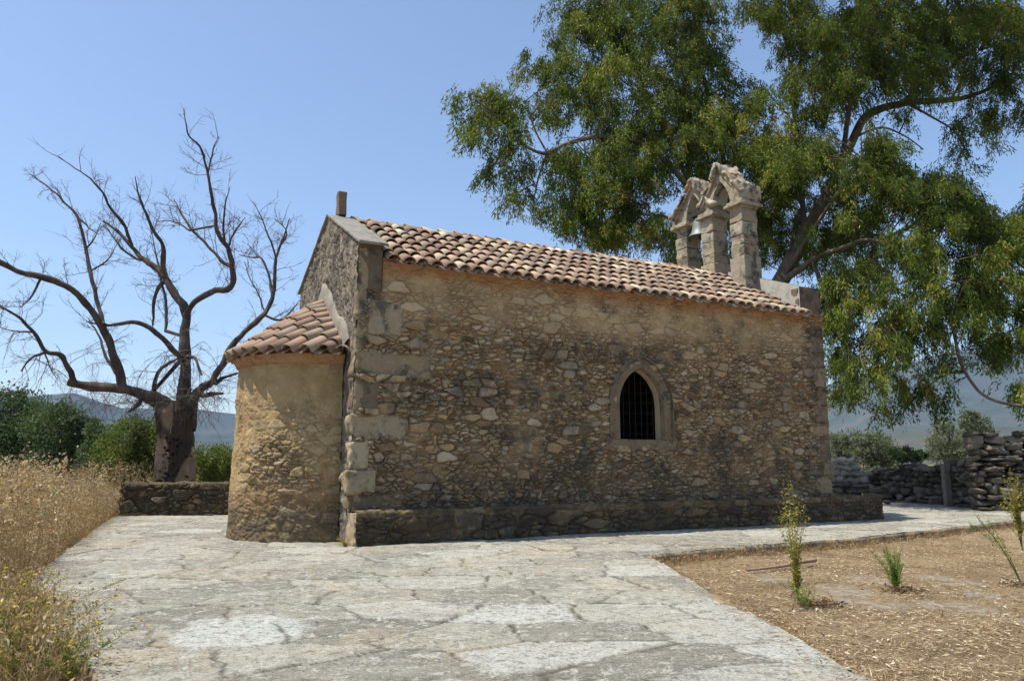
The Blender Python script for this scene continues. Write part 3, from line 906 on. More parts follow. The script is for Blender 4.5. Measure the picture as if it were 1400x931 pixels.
# ---- apse
AC, AR, AE = 2.03, 1.42, 2.96
nt, nz = 300, 190
th = np.linspace(-math.pi / 2, math.pi / 2, nt)[:, None] + np.zeros((1, nz)); z = np.linspace(0, AE + 0.02, nz)[None, :] + np.zeros((nt, 1))
rr = AR + 0.05 * (1 - z / AE)
N_ = np.stack([-np.cos(th), np.sin(th), 0 * th], -1)
P = np.stack([-rr * np.cos(th) - 0.03, AC + rr * np.sin(th), z], -1)
x = th * AR + 40
jag = 0.2 * fbm(x, z, 0, 1.5, 4, 12)
pl = np.clip(sstep(0.0, 0.3, fbm(x, z, 4, 1.1, 4, 6) + 0.16) * sstep(0.7, 1.2, z + jag) * 0.55 + sstep(2.35, 2.9, z + jag * 2) * 0.25, 0, 0.5)
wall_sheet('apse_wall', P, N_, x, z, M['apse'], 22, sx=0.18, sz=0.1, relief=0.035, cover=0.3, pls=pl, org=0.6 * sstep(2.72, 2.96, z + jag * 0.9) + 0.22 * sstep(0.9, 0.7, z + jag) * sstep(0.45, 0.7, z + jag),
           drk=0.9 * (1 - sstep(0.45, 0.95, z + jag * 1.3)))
mb = MB()
ths = np.linspace(-math.pi / 2, math.pi / 2, 40)
ring = lambda r, zz_: np.stack([-r * np.cos(ths) - 0.03, AC + r * np.sin(ths), 0 * ths + zz_], -1)
strip(mb, ring(AR - 0.02, AE - 0.12), ring(AR + 0.05, AE - 0.07), 0.5); strip(mb, ring(AR + 0.05, AE - 0.07), ring(AR + 0.12, AE + 0.06), 0.5)
strip(mb, ring(AR + 0.12, AE + 0.06), ring(0.02, AE + 1.25), 0.3)
mb.build('cornice', M['cornice'], chapel)
mb = MB()
RE = AR + 0.20
def apse_z(aa, bb_):
    """height of the half-cone over (a, b), 0 at the eave circle"""
    r_ = np.hypot(aa, bb_ - AC) / RE
    return AE + 0.04 + 1.22 * (1 - r_ ** 1.0)
n_col = 18
for c in range(n_col):
    for pan in (0, 1):
        if pan and c == n_col - 1: continue
        tt = -math.pi / 2 + 0.07 + (math.pi - 0.14) * (c + 0.5 * pan) / (n_col - 1)
        rd = np.array([math.cos(tt), -math.sin(tt)]); d2 = rd + np.array([0.85, 0.0]); d2 /= np.linalg.norm(d2)
        q0 = np.array([-RE * math.cos(tt), AC + RE * math.sin(tt)])
        S = (-0.02 - q0[0]) / d2[0]
        rows = max(1, int(round(S * 1.25 / 0.40)))
        for r in range(rows):
            s0, s1 = S * r / rows, min(S, S * (r + 1.2) / rows)
            a0_, b0_ = q0 + d2 * s0; a1_, b1_ = q0 + d2 * s1
            p0 = np.array([a0_, b0_, apse_z(a0_, b0_)]); p1 = np.array([a1_, b1_, apse_z(a1_, b1_)])
            eu = p1 - p0; L_ = np.linalg.norm(eu); eu /= L_
            am, bm_ = (a0_ + a1_) / 2, (b0_ + b1_) / 2
            nx = -(apse_z(am + 0.03, bm_) - apse_z(am - 0.03, bm_)) / 0.06; ny = -(apse_z(am, bm_ + 0.03) - apse_z(am, bm_ - 0.03)) / 0.06
            en = np.array([nx, ny, 1.0]); en -= eu * (en @ eu); en /= np.linalg.norm(en)
            ea = np.cross(eu, en)
            tp = 1.0 - 0.45 * (s0 / max(S, 0.01)) * min(1.0, S / RE)
            ro = rng.normal(0, 0.03)
            co, q = tile_arc((0.125 if not pan else 0.13) * tp, (0.106 if not pan else 0.11) * tp, L_, up=not pan, l0=0.06 if not pan else 0.07, l1=0.015 if not pan else 0.055, sq=0.9 if not pan else 0.6)
            place(mb, co, q, p0 + eu * rng.normal(0, 0.014) + en * 0.012, ea * math.cos(ro) + eu * math.sin(ro), eu * math.cos(ro) - ea * math.sin(ro), en, 0.05 + 0.6 * rng.random())
mb.build('apse_roof', M['tile'], chapel, True)
# whitewashed mortar collar where apse roof meets gable
mb = MB()
path = []
for t_ in np.linspace(0, 1, 26):
    bb_ = 0.46 + (AC + 0.08 - 0.46) * t_
    path.append((-0.02, bb_, AE + 0.20 + 1.20 * t_ ** 0.95 + 0.04 * math.sin(t_ * 9)))
for t_ in np.linspace(0, 1, 26)[1:]:
    path.append((-0.02, AC + 0.08 + 1.45 * t_, AE + 1.40 - 1.20 * t_))
path = np.array(path)
wv = 0.19 + 0.09 * fbm(path[:, 1], path[:, 2], 0, 3, 3, 2)
wv[:20] += np.linspace(0.0, 0.04, 20)
th = np.linspace(0, 2 * np.pi, 12, endpoint=False)
tan = np.gradient(path, axis=0); tan /= np.linalg.norm(tan, axis=1)[:, None]
sd = np.cross(tan, np.array([1.0, 0, 0]))
co = path[:, None, :] + (wv[:, None] * np.cos(th))[..., None] * sd[:, None, :] + 0.055 * np.sin(th)[None, :, None] * np.array([-1.0, 0, 0])
co = co + 0.05 * fbm(co[..., 0], co[..., 1], co[..., 2], 7, 4)[..., None]
mb.add(co.reshape(-1, 3), grid_quads(len(path), 12, True), rnd=0.6)
mb.build('mortar_collar', M['collar'], chapel, True)

# ---- belfry
bel = bpy.data.objects.new('belfry', None); COL.objects.link(bel); bel.parent = chapel
BX0, BX1 = 9.92, 10.42
PIERS = [(1.27, 1.70), (2.30, 2.73), (3.30, 3.73)]
for i, (b0, b1) in enumerate(PIERS):
    zb = 5.35 if i == 0 else (5.7 if i == 1 else 5.6)
    mb = MB()
    zz_ = zb; k = 0
    base_h = 6.22 + 0.05 * i
    co, q = rbox((BX0 - 0.035, b0 - 0.035, zb), (BX1 + 0.03, b1 + 0.035, base_h), 0.05, 0.02, 0.016, 50 + i); mb.add(co, q, rnd=0.45)
    zz_ = base_h
    while zz_ < 7.42:
        hh = [0.30, 0.24, 0.34, 0.27][(k + i) % 4]
        if zz_ + hh > 7.30: hh = 7.46 - zz_
        jx = rng.normal(0, 0.008, 4)
        co, q = rbox((BX0 + jx[0], b0 + jx[1], zz_ + 0.003), (BX1 + jx[2], b1 + jx[3], zz_ + hh - 0.003), 0.045, 0.02, 0.018, 60 + i * 9 + k)
        mb.add(co, q, rnd=0.2 + 0.6 * rng.random()); zz_ += hh; k += 1
    mb.build('pier', M['belfry'], bel, True)
    mb = MB()
    for (g, za, zb_) in ((0.03, 7.44, 7.50), (0.115, 7.49, 7.575), (0.06, 7.57, 7.65)):
        co, q = rbox((BX0 - g, b0 - g, za), (BX1 + g, b1 + g, zb_), 0.05, 0.03, 0.012, 80 + i); mb.add(co, q, rnd=0.6)
    mb.build('capital', M['belfry'], bel, True)


def bell_arch(bl, br, seed, tops):
    """pointed arch between two piers carrying a small gable; bl/br centre lines of the piers"""
    c = (bl + br) / 2; half = (br - bl) / 2 - 0.20; rise = 0.70
    z0 = 7.63
    R = (half * half + rise * rise) / (2 * half); thm = math.asin(min(1.0, rise / R))
    n = 14
    inn = [(bl + 0.20 + R - R * math.cos(thm * k / n), z0 + R * math.sin(thm * k / n)) for k in range(n + 1)]
    inn = inn + [(2 * c - x, zq) for x, zq in inn[::-1][1:]]
    zt = tops
    out = []
    for k in range(len(inn)):
        t = k / (len(inn) - 1)
        bx = (bl - 0.19) + (br - bl + 0.38) * t
        out.append((bx, z0 + 0.16 + (zt - z0 - 0.16) * (1 - abs(2 * t - 1))))
    inn = np.array(inn); out = np.array(out)
    A = lambda o, x: np.stack([0 * o[:, 0] + x, o[:, 0], o[:, 1]], -1)
    foot_l = np.array([[bl - 0.19, z0]]); foot_r = np.array([[br + 0.19, z0]])
    mb = MB()
    m = 10
    xs = np.linspace(BX0 + 0.02, BX1 - 0.02, m)
    inn_f = np.vstack([inn[:1], inn, inn[-1:]]); out_f = np.vstack([foot_l, out, foot_r])
    tt = np.linspace(0, 1, 6)
    for xx, flip in ((xs[0], 0), (xs[-1], 1)):
        G = inn_f[:, None, :] * (1 - tt[None, :, None]) + out_f[:, None, :] * tt[None, :, None]
        co = np.stack([0 * G[..., 0] + xx, G[..., 0], G[..., 1]], -1)
        co[..., 0] += (-1 if flip == 0 else 1) * 0.03 * fbm(co[..., 1], co[..., 2], seed, 6, 3)
        mb.add(co.reshape(-1, 3), grid_quads(len(inn_f), 6) if flip else grid_quads(len(inn_f), 6)[:, ::-1], rnd=0.55)
    for o in (inn_f, out_f):
        co = np.stack([np.zeros((len(o), m)) + xs, np.repeat(o[:, :1], m, 1), np.repeat(o[:, 1:], m, 1)], -1)
        co[..., 1] += 0.012 * fbm(co[..., 0], co[..., 1], co[..., 2], 8, 3)
        mb.add(co.reshape(-1, 3), grid_quads(len(o), m), rnd=0.7)
    mb.build('arch', M['belfry'], bel)
    # sloping cover stones, each a rough slab
    for sgn in (-1, 1):
        p0 = np.array([c, zt]); p1 = np.array([c + sgn * ((br - bl) / 2 + 0.25), z0 + 0.12])
        L = np.linalg.norm(p1 - p0); d = (p1 - p0) / L
        nn = np.array([-d[1], d[0]])
        if nn[1] < 0: nn = -nn
        ns = 3
        mb = MB()
        for k in range(ns):
            s0, s1 = L * k / ns, L * (k + 1) / ns - 0.008
            th0 = 0.06 + 0.06 * rng.random()
            co, q = rbox((BX0 - 0.10, s0 - (0.05 if k == 0 else 0), 0.0), (BX1 + 0.08, s1, th0), 0.035, 0.04, 0.05, seed + k * 3 + sgn, 6, 0.06)
            yb = p0[0] + d[0] * co[:, 1] + nn[0] * co[:, 2]; zb = p0[1] + d[1] * co[:, 1] + nn[1] * co[:, 2]
            mb.add(np.stack([co[:, 0], yb, zb], -1), q if sgn > 0 else q[:, ::-1], rnd=0.3 + 0.6 * rng.random())
            co, q = rbox((BX0 - 0.045, s0, -0.075), (BX1 + 0.04, s1, 0.01), 0.045, 0.02, 0.012, seed + k * 5 + sgn, 5)
            yb = p0[0] + d[0] * co[:, 1] + nn[0] * co[:, 2]; zb = p0[1] + d[1] * co[:, 1] + nn[1] * co[:, 2]
            mb.add(np.stack([co[:, 0], yb, zb], -1), q if sgn > 0 else q[:, ::-1], rnd=0.5)
        mb.build('cover_stone', M['belfry'], bel, True)


bell_arch(1.485, 2.515, 101, 8.74)
bell_arch(2.515, 3.515, 131, 8.66)
mb = MB()
co, q = rbox((BX0 - 0.02, 1.17, 7.64), (BX1 + 0.06, 1.60, 8.04), 0.05, 0.04, 0.035, 7); mb.add(co, q, rnd=0.6)
mb.build('springer', M['belfry'], bel, True)
mb = MB()
co, t3 = pebble((BX0 + 0.1, 3.93, 7.93), (0.24, 0.24, 0.22), 0.3, 4, 0.3); mb.add(co, tris=t3, rnd=0.4)
co, q = rbox((BX0 + 0.02, 3.76, 7.62), (BX1 - 0.02, 3.92, 7.88), 0.05, 0.03, 0.02, 17); mb.add(co, q, rnd=0.4)
mb.build('knob', M['belfry'], bel, True)

# ---- bell, hanging in the far arch
bc = np.array([10.17, 3.06, 0.0]); 
bw = W0 + U * bc[0] + V * bc[1]
bell = thing('bell', 'small pale bronze bell hanging in the left arch of the belfry', 'bell', (bw[0], bw[1], 7.18))
prof = [(0.02, 0.40), (0.09, 0.395), (0.125, 0.36), (0.14, 0.28), (0.155, 0.18), (0.185, 0.08), (0.235, 0.015), (0.245, 0.0), (0.23, 0.0), (0.17, 0.07), (0.13, 0.2), (0.10, 0.34), (0.01, 0.37)]
th = np.linspace(0, 2 * np.pi, 32, endpoint=False)
pr = np.array(prof) * [1.3, 1.2]
co = np.stack([pr[:, :1] * np.cos(th), pr[:, :1] * np.sin(th), np.repeat(pr[:, 1:], 32, 1)], -1)
mb = MB(); mb.add(co.reshape(-1, 3), grid_quads(len(prof), 32, True), rnd=0.5); mb.build('bell_body', M['bronze'], bell, True)
mb = MB(); tube(mb, [(0, 0, 0.34), (0, 0, 0.02)], [0.012, 0.012], 6); co, t3 = pebble((0, 0, -0.01), (0.07, 0.07, 0.08), 0, 1, 0.0); mb.add(co, tris=t3)
mb.build('clapper', M['iron'], bell)
mb = MB(); tube(mb, [(-0.0, 0, 0.46), (0, 0, 0.60)], [0.025, 0.025], 8)
hv = V * 0.42
tube(mb, [tuple(-hv + [0, 0, 0.60]), tuple(hv * 0.95 + [0, 0, 0.60])], [0.03, 0.03], 8)
mb.build('headstock', M['iron'], bell)


# ================================================================== GROUND AND TERRACE
g2 = lambda px, py, z=0.0: tuple(ground(px, py, z)[:2])
POLY = np.array([(2.25, -6.0), g2(1190, 931), g2(1050, 847), g2(1000, 822), g2(887, 759), g2(1000, 748), g2(1176, 735), g2(1384, 712),
                 g2(1700, 690), (30, 31), (-3, 31), (-5.2, 19.3), (-9.55, 19.3), g2(150, 708), g2(95, 748), g2(40, 790), g2(66, 848), g2(128, 922), (-2.2, 4.2), (-2.2, -6.0)])


def in_terr(X, Y, grow=0.0):
    return inside(POLY, X, Y)


ys = [4.25]
while ys[-1] < 31: ys.append(ys[-1] * 1.0052)
ys = np.array(ys); xs = np.arange(-10, 26, 0.032)
Yg, Xg = np.meshgrid(ys, xs, indexing='ij')
jit = 0.035 * fbm(Xg, Yg, 0, 2.5, 4, 3)
keep = inside(POLY, Xg + jit, Yg + jit) & (np.abs(Xg) < 0.74 * Yg + 1.2)
la = (Xg - W0[0]) * U[0] + (Yg - W0[1]) * U[1]; lb = (Xg - W0[0]) * V[0] + (Yg - W0[1]) * V[1]
wa = Xg * 0.995 + Yg * 0.05 + 0.05 * fbm(Xg, Yg, 0, 0.7, 3, 5) + 0.035 * fbm(Xg, Yg, 2, 7, 4, 5); wb = Yg - 0.04 * Xg + 0.07 * fbm(Xg, Yg, 4, 0.7, 3, 6) + 0.05 * fbm(Xg, Yg, 5, 7, 4, 6)
r1, e, r2 = cells(wa, wb, 0.92, 0.80, 77, 0.62, 0.22)
joint = 1 - sstep(0.003, 0.022 + 0.020 * r2, e)
zz = 0.018 * fbm(Xg, Yg, 0, 0.6, 3, 9) + 0.010 * fbm(Xg, Yg, 0, 6, 4, 2) + 0.005 * fbm(Xg, Yg, 0, 28, 2, 2) - 0.010 * joint + (r2 - 0.5) * 0.012
wht = np.where(r1 > 0.9, 0.16, 0.0)
for (px, py, wv_) in ((655, 838, 0.95), (905, 880, 0.6), (1075, 900, 0.7), (860, 775, 0.5), (1000, 935, 0.55), (1060, 870, 0.35), (560, 795, 0.3)):
    cgx, cgy = g2(px, py); iy = np.argmin(abs(ys - cgy)); ix = np.argmin(abs(xs - cgx))
    wht = np.maximum(wht, np.where(r1 == r1[iy, ix], 0.72 * wv_ * sstep(0.01, 0.09, e), 0))
cgx, cgy = g2(325, 866)
d = np.hypot((Xg - cgx) / 0.50, (Yg - cgy) / 0.62) + 0.75 * fbm(Xg, Yg, 0, 1.8, 5, 8)
wht = np.maximum(wht, 0.75 * (1 - sstep(0.75, 0.95, d)))
q = grid_quads(len(ys), len(xs))[:, ::-1]
kq = (keep[:-1, :-1] & keep[1:, :-1] & keep[1:, 1:] & keep[:-1, 1:]).ravel()
q = q[kq]
co = np.stack([Xg, Yg, zz], -1).reshape(-1, 3)
used, inv = np.unique(q.ravel(), return_inverse=True)
co = co[used]; q = inv.reshape(-1, 4)
at_ = lambda x: x.ravel()[used]
n0 = len(co)
co = np.vstack([co, [(-2.2, -6, 0), (2.2, -6, 0), (2.1, 4.25, 0), (-2.2, 4.25, 0)]])
q = np.vstack([q, [[n0, n0 + 1, n0 + 2, n0 + 3]]])
e4 = np.zeros(4)
terr = mesh_np('terrace', co, q, M['paving'], None, {'rnd': np.append(at_(r1), e4 + .5), 'mort': np.append(at_(joint), e4), 'wht': np.append(at_(wht), e4)}, True)
tag(terr, 'worn pale flagstone terrace with cracked joints around the chapel', 'paving', kind='structure')
# the kerb face of the terrace, down into the soil
pl = []
for i in range(len(POLY)):
    p, q_ = POLY[i], POLY[(i + 1) % len(POLY)]
    n = max(2, int(np.linalg.norm(q_ - p) / 0.05))
    pl += [p + (q_ - p) * t for t in np.linspace(0, 1, n, endpoint=False)]
pl = np.array(pl); pl = np.vstack([pl, pl[:1]])
nk = len(pl)
lv = np.array([-0.012, -0.006, -0.05, -0.10, -0.16, -0.3])
tn = np.gradient(pl, axis=0); tn /= np.linalg.norm(tn, axis=1)[:, None] + 1e-9
nr = np.stack([tn[:, 1], -tn[:, 0]], -1)
off = 0.03 * fbm(pl[:, :1], pl[:, 1:], lv[None, :] * 3, 4, 4, 4) + np.array([-0.14, -0.015, 0.0, -0.01, -0.005, 0])[None, :]
co = np.zeros((nk, 6, 3)); co[..., :2] = pl[:, None, :] + nr[:, None, :] * off[..., None]; co[..., 2] = lv
mb = MB(); mb.add(co.reshape(-1, 3), grid_quads(nk, 6)[:, ::-1], rnd=0.4)
kerb = mb.build('kerb', M['quoin'], None, True); tag(kerb, 'rough stone edge of the raised terrace', 'kerb', kind='structure')

# the one ground sheet, out to the horizon
nr_, na_ = 430, 720
rad = 1.5 * (6200 / 1.5) ** (np.linspace(0, 1, nr_)); an = np.linspace(0, 2 * np.pi, na_, endpoint=False)
R_, A_ = np.meshgrid(rad, an, indexing='ij')
X = R_ * np.sin(A_); Y = R_ * np.cos(A_)
Z = -0.135 + 0.035 * fbm(X, Y, 0, 0.9, 4, 3) + 0.02 * fbm(X, Y, 0, 4, 3, 3)
Z = Z - 0.05 * in_terr(X, Y)
Z = Z - np.clip((R_ - 60) * 0.004, 0, 3.0) + np.where(R_ > 200, 3 * fbm(X, Y, 0, 0.004, 3, 2), 0)
wht = np.zeros_like(X)
for (px, py, rx, ry) in ((1150, 807, 36, 9), (1165, 821, 22, 8), (1300, 793, 36, 9), (1303, 827, 48, 11), (1187, 793, 25, 7), (1222, 826, 28, 6), (1340, 812, 24, 7), (1060, 792, 30, 6), (1395, 850, 20, 7)):
    cgx, cgy = g2(px, py, -0.13); ex = rx / FPX * cgy; ey = abs(g2(px, py - ry, -.13)[1] - g2(px, py + ry, -.13)[1]) / 2
    d = np.hypot((X - cgx) / ex, (Y - cgy) / ey) + 0.4 * fbm(X, Y, 0, 3, 3, 8)
    wht = np.maximum(wht, 1 - sstep(0.7, 1.1, d))
co = np.stack([X, Y, Z], -1).reshape(-1, 3)
co = np.vstack([co, [(0, 0, -0.18)]])
k = np.arange(na_)
gr = mesh_np('ground', co, grid_quads(nr_, na_, True), M['field'], None, {'wht': np.append(wht.ravel(), 0), 'far': np.append(sstep(24, 60, R_ + 14 * fbm(X, Y, 0, 0.08, 3, 5)).ravel(), 0)}, True,
             np.stack([k * 0 + nr_ * na_, k, (k + 1) % na_], -1)[:, ::-1])
tag(gr, 'dry straw covered field ground', 'ground', kind='structure')


def ground_z(x, y):
    return -0.135 + 0.035 * fbm(x, y, 0, 0.9, 4, 3) + 0.02 * fbm(x, y, 0, 4, 3, 3)


# ------------------------------------------------------------------ mountains
ridge = [(-400, 520), (-150, 530), (0, 542), (75, 538), (100, 535), (130, 545), (165, 556), (200, 558), (240, 553), (290, 561), (325, 566), (500, 575), (800, 580), (1000, 560), (1130, 528), (1220, 498), (1310, 476), (1400, 466), (1500, 478), (1800, 500)]
raz, rel = [], []
for px, py in ridge:
    d = ray(px, py); raz.append(math.atan2(d[0], d[1])); rel.append(d[2] / math.hypot(d[0], d[1]))
naz, nrr = 420, 150
az = np.linspace(-0.95, 0.95, naz)[None, :] + np.zeros((nrr, 1)); r = np.linspace(1500, 6100, nrr)[:, None] + np.zeros((1, naz))
el = np.interp(az, raz, rel)
X = r * np.sin(az); Y = r * np.cos(az)
el = el * (1 + 0.05 * fbm(az * 18, az * 0, 0, 1, 4, 7))
rise = sstep(2300, 5000, r) ** 1.3 * (1 - sstep(5000, 6400, r))
foot = np.exp(-((r - 1950) / 300) ** 2) * (25 + 45 * sstep(0.2, 0.5, az)) * (1 + 0.9 * fbm(X, Y, 0, 0.002, 4, 3))
rd = 1 - np.abs(fbm(X, Y, 0, 0.0011, 5, 4)) * 2.2
Z = -8 + el * 5000 * rise * (0.80 + 0.2 * sstep(4300, 5000, r)) + (rise * (1 - sstep(4300, 4900, r)) * 190) * (rd - 0.55) + foot + 5 * fbm(X, Y, 0, 0.01, 4, 4) - 12 * (1 - sstep(1500, 1700, r))
hills = mesh_np('hills', np.stack([X, Y, Z], -1).reshape(-1, 3), grid_quads(nrr, naz)[:, ::-1], M['hills'], None, None, True)
tag(hills, 'hazy blue mountains on the horizon', 'mountains', kind='structure')

# ================================================================== WALLS AROUND
pL, pR = ground(163, 705), ground(335, 704)
lw = thing('low_wall', 'low dark rubble wall under the dead tree at the end of the terrace', 'wall', tuple(pL), math.atan2(pR[1] - pL[1], pR[0] - pL[0]))
LL = float(np.linalg.norm(pR - pL)); LH = 0.735
nl, nv = 260, 90
s = np.linspace(0, LL, nl)[:, None] + np.zeros((1, nv)); hg = np.linspace(0, 1, nv)[None, :] * (LH + 0.5) + np.zeros((nl, 1))
upm = hg < LH
P = np.stack([s, np.where(upm, 0, hg - LH), np.where(upm, hg, LH + 0.003) + 0.02 * fbm(s, hg * 0, 0, 1.0, 3, 5) * sstep(0.4, LH, hg)], -1)
Nn = np.zeros_like(P); Nn[..., 1] = np.where(upm, -1, 0); Nn[..., 2] = np.where(upm, 0, 1)
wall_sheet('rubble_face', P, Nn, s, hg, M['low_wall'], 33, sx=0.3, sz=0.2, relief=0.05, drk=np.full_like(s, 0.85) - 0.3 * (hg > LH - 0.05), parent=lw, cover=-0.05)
mb = MB()
for (x, y, zq, sx, sy, sz_) in ((-0.12, 0.22, 0.17, 0.42, 0.5, 0.36), (-0.10, 0.2, 0.42, 0.3, 0.45, 0.22), (-0.02, 0.22, 0.62, 0.22, 0.42, 0.2)):
    co, t3 = pebble((x, y, zq), (sx, sy, sz_), 0.1, x * 9, 0.6); mb.add(co, tris=t3, rnd=0.35)
mb.build('wall_end', M['quoin_dark'], lw, True)


def dry_wall(name, label, p0, p1, h0, h1, thick, seed, mat, size=(0.34, 0.17), top=None, parts=None):
    p0 = np.asarray(p0, float); p1 = np.asarray(p1, float)
    o = thing(name, label, 'stone wall', (p0[0], p0[1], -0.05), math.atan2(p1[1] - p0[1], p1[0] - p0[0]))
    L = np.linalg.norm(p1[:2] - p0[:2]); rr = np.random.default_rng(seed)
    mb = MB(); z = 0.0
    while z < max(h0, h1):
        hh = size[1] * rr.uniform(0.7, 1.3); x = -rr.uniform(0, 0.15)
        while x < L:
            w = size[0] * rr.uniform(0.45, 1.6); h0_ = hh; hh = h0_ * rr.uniform(0.75, 1.25)
            lim = h0 + (h1 - h0) * min(1, max(0, x / L)) + 0.10 * float(fbm(x, z * 0, seed, 1.5, 3))
            if z + hh * 0.5 < lim:
                co, t3 = pebble((x + w / 2, thick / 2 + rr.normal(0, 0.03), z + hh / 2), (w * 1.14, thick * rr.uniform(0.95, 1.15), hh * 1.25), rr.normal(0, 0.08), rr.random() * 90, 0.72, rr.normal(0, 0.07))
                mb.add(co, tris=t3, rnd=rr.random())
            x += w; hh = h0_
        z += hh * 0.93
    mb.build('stones', mat, o)
    return o


gA = ground(1140, 684); gA1 = ground(1246, 687)
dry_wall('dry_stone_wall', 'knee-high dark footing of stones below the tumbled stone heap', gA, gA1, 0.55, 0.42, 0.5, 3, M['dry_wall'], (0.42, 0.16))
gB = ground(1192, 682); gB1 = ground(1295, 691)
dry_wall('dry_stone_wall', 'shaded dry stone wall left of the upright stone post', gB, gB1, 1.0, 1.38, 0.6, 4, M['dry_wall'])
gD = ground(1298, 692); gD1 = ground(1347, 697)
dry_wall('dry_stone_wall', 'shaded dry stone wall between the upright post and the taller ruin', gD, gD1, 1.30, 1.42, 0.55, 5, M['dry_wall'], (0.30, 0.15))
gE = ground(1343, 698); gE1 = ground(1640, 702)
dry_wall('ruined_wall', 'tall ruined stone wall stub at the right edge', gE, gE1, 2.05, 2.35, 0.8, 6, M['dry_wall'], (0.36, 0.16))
gp = ground(1294, 692)
po = thing('stone_post', 'slim upright stone post in the shaded dry stone wall', 'post', (gp[0], gp[1] - 0.12, -0.05))
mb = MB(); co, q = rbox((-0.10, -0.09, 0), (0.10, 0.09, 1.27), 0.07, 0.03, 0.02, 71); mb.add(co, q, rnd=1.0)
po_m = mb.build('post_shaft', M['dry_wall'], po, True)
# wooden stake leaning on the wall
mb = MB(); s0, s1 = at(1250, 632, 25.2), at(1241, 611, 25.2)
tube(mb, np.linspace(s0 + (s0 - s1) * 0.6, s1, 6) - s0, [0.05, 0.05, 0.048, 0.045, 0.04, 0.03], 8, rough=0.2)
st = mb.build('wooden_stake', M['dead_bark']); st.location = tuple(s0); tag(st, 'dark wooden stake leaning out of the shaded stone wall', 'stake')
# tumbled heap: each stone its own
hs = []
rr = np.random.default_rng(21)
rows = [(0.42, 1137, 1205, 9), (0.64, 1136, 1198, 9), (0.86, 1135, 1190, 9), (1.08, 1134, 1172, 7), (1.27, 1134, 1166, 5)]
YH = 27.3
for rz_, xa, xb, n in rows:
    for dpt in (0, 1):
        for k in range(n):
            px = xa + (xb - xa) * (k + 0.5 + rr.normal(0, 0.12) + 0.3 * dpt) / n
            p = at(px, 632, YH + dpt * 0.45)
            w = rr.uniform(0.30, 0.44)
            co, t3 = pebble((0, 0, 0), (w, rr.uniform(0.3, 0.45), rr.uniform(0.2, 0.3)), rr.random() * 3, rr.random() * 99, 0.3, rr.normal(-0.25, 0.3))
            mb = MB(); mb.add(co, tris=t3, rnd=rr.random())
            o = mb.build('loose_stone', M['loose'], None); o.location = (p[0], p[1], rz_ - 0.10 * dpt + rr.normal(0, 0.025))
            tag(o, 'pale tumbled stone in the heap behind the far chapel corner', 'stone', 'stones of the tumbled heap')
for i, (px, py, w) in enumerate(((1207, 682, 0.42), (1219, 680, 0.34), (1228, 684, 0.4), (1236, 682, 0.3), (1213, 689, 0.26))):
    p = ground(px, py); mb = MB()
    co, t3 = pebble((0, 0, 0), (w, w * 0.8, w * 0.62), i, i * 7.0, 0.4); mb.add(co, tris=t3, rnd=rr.random())
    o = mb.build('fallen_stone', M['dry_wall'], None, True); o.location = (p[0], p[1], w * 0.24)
    tag(o, 'grey fallen stone lying on the paving before the shaded wall', 'stone', 'fallen stones before the shaded wall')

# ================================================================== DEAD TREE
TY = 20.6
tb = at(238, 668, TY); tb[2] = -0.15
dead = thing('dead_tree', 'bare dead tree with a thick holed trunk and twisted branches', 'tree', tuple(tb))
TB = np.array(tb)
nth, nz = 150, 190
zt = np.linspace(0, 1, nz)
pxs = np.interp(zt, [0, 0.12, 0.35, 0.6, 0.85, 1.0], [239, 239, 239, 238, 240, 241]); hw = np.interp(zt, [0, 0.08, 0.2, 0.5, 0.75, 0.9, 1.0], [33, 29, 25.5, 23, 23, 26, 24])
pyy = np.interp(zt, [0, 1], [678, 548])
cen = np.array([at(a_, b_, TY) for a_, b_ in zip(pxs, pyy)]); rad_ = hw / FPX * TY
th = np.linspace(0, 2 * np.pi, nth, endpoint=False)
Rr = rad_[:, None] * (1 + 0.10 * np.cos(th * 3 + 0.6)[None, :] + 0.06 * np.cos(th * 5 + zt[:, None] * 3) + 0.0 * th)
cx = cen[:, None, 0] + Rr * np.cos(th); cy = cen[:, None, 1] + Rr * np.sin(th) * 0.9; cz = cen[:, None, 2] + 0 * Rr
Rr = Rr + 0.10 * fbm(cx, cy, cz, 1.6, 5, 3) + 0.03 * fbm(cx, cy, cz * 0.4, 7, 3, 3)
ph = (th + 0.0)  # camera sees theta around -pi/2
ang = ((th + math.pi / 2 + math.pi) % (2 * math.pi)) - math.pi     # 0 towards the camera, + to the right
side = ang[None, :] * 0.62 + 0 * zt[:, None]
zz_ = zt[:, None] + 0 * th[None, :]
nzv = 0.28 * fbm(cx * 1.3, cy * 1.3, cz * 1.3, 1.1, 4, 9)
bare = np.maximum(sstep(0.06, 0.0, side + nzv + 0.02) * sstep(0.74, 0.60, zz_ + nzv * 0.5) * 0.9,
                  np.maximum((1 - sstep(0.10, 0.22, np.hypot(side * 0.9 + 0.05, (zz_ - 0.80) * 1.2) + nzv * 0.4)),
                             sstep(0.0, 0.08, side - 0.05 + nzv * 0.3) * sstep(0.0, 0.05, side * 0.55 + 0.02 - zz_ + 0.05 + nzv * 0.25)))
hole = np.zeros_like(cx)
hr = np.random.default_rng(8)
for k in range(46):
    a0 = hr.uniform(-1.3, 1.3); z0 = hr.uniform(0.1, 0.62); sz_ = hr.uniform(0.022, 0.042)
    d = np.hypot((((ang - a0 + math.pi) % (2 * math.pi)) - math.pi)[None, :] * rad_[:, None], (zt[:, None] - z0) * 2.75)
    hole = np.maximum(hole, 1 - sstep(sz_ * 0.7, sz_ * 1.25, d))
d = np.hypot((ang + 0.55)[None, :] * rad_[:, None], (zt[:, None] - 0.13) * 2.75) + 0.06 * nzv
hole = np.maximum(hole, 1 - sstep(0.10, 0.17, d))
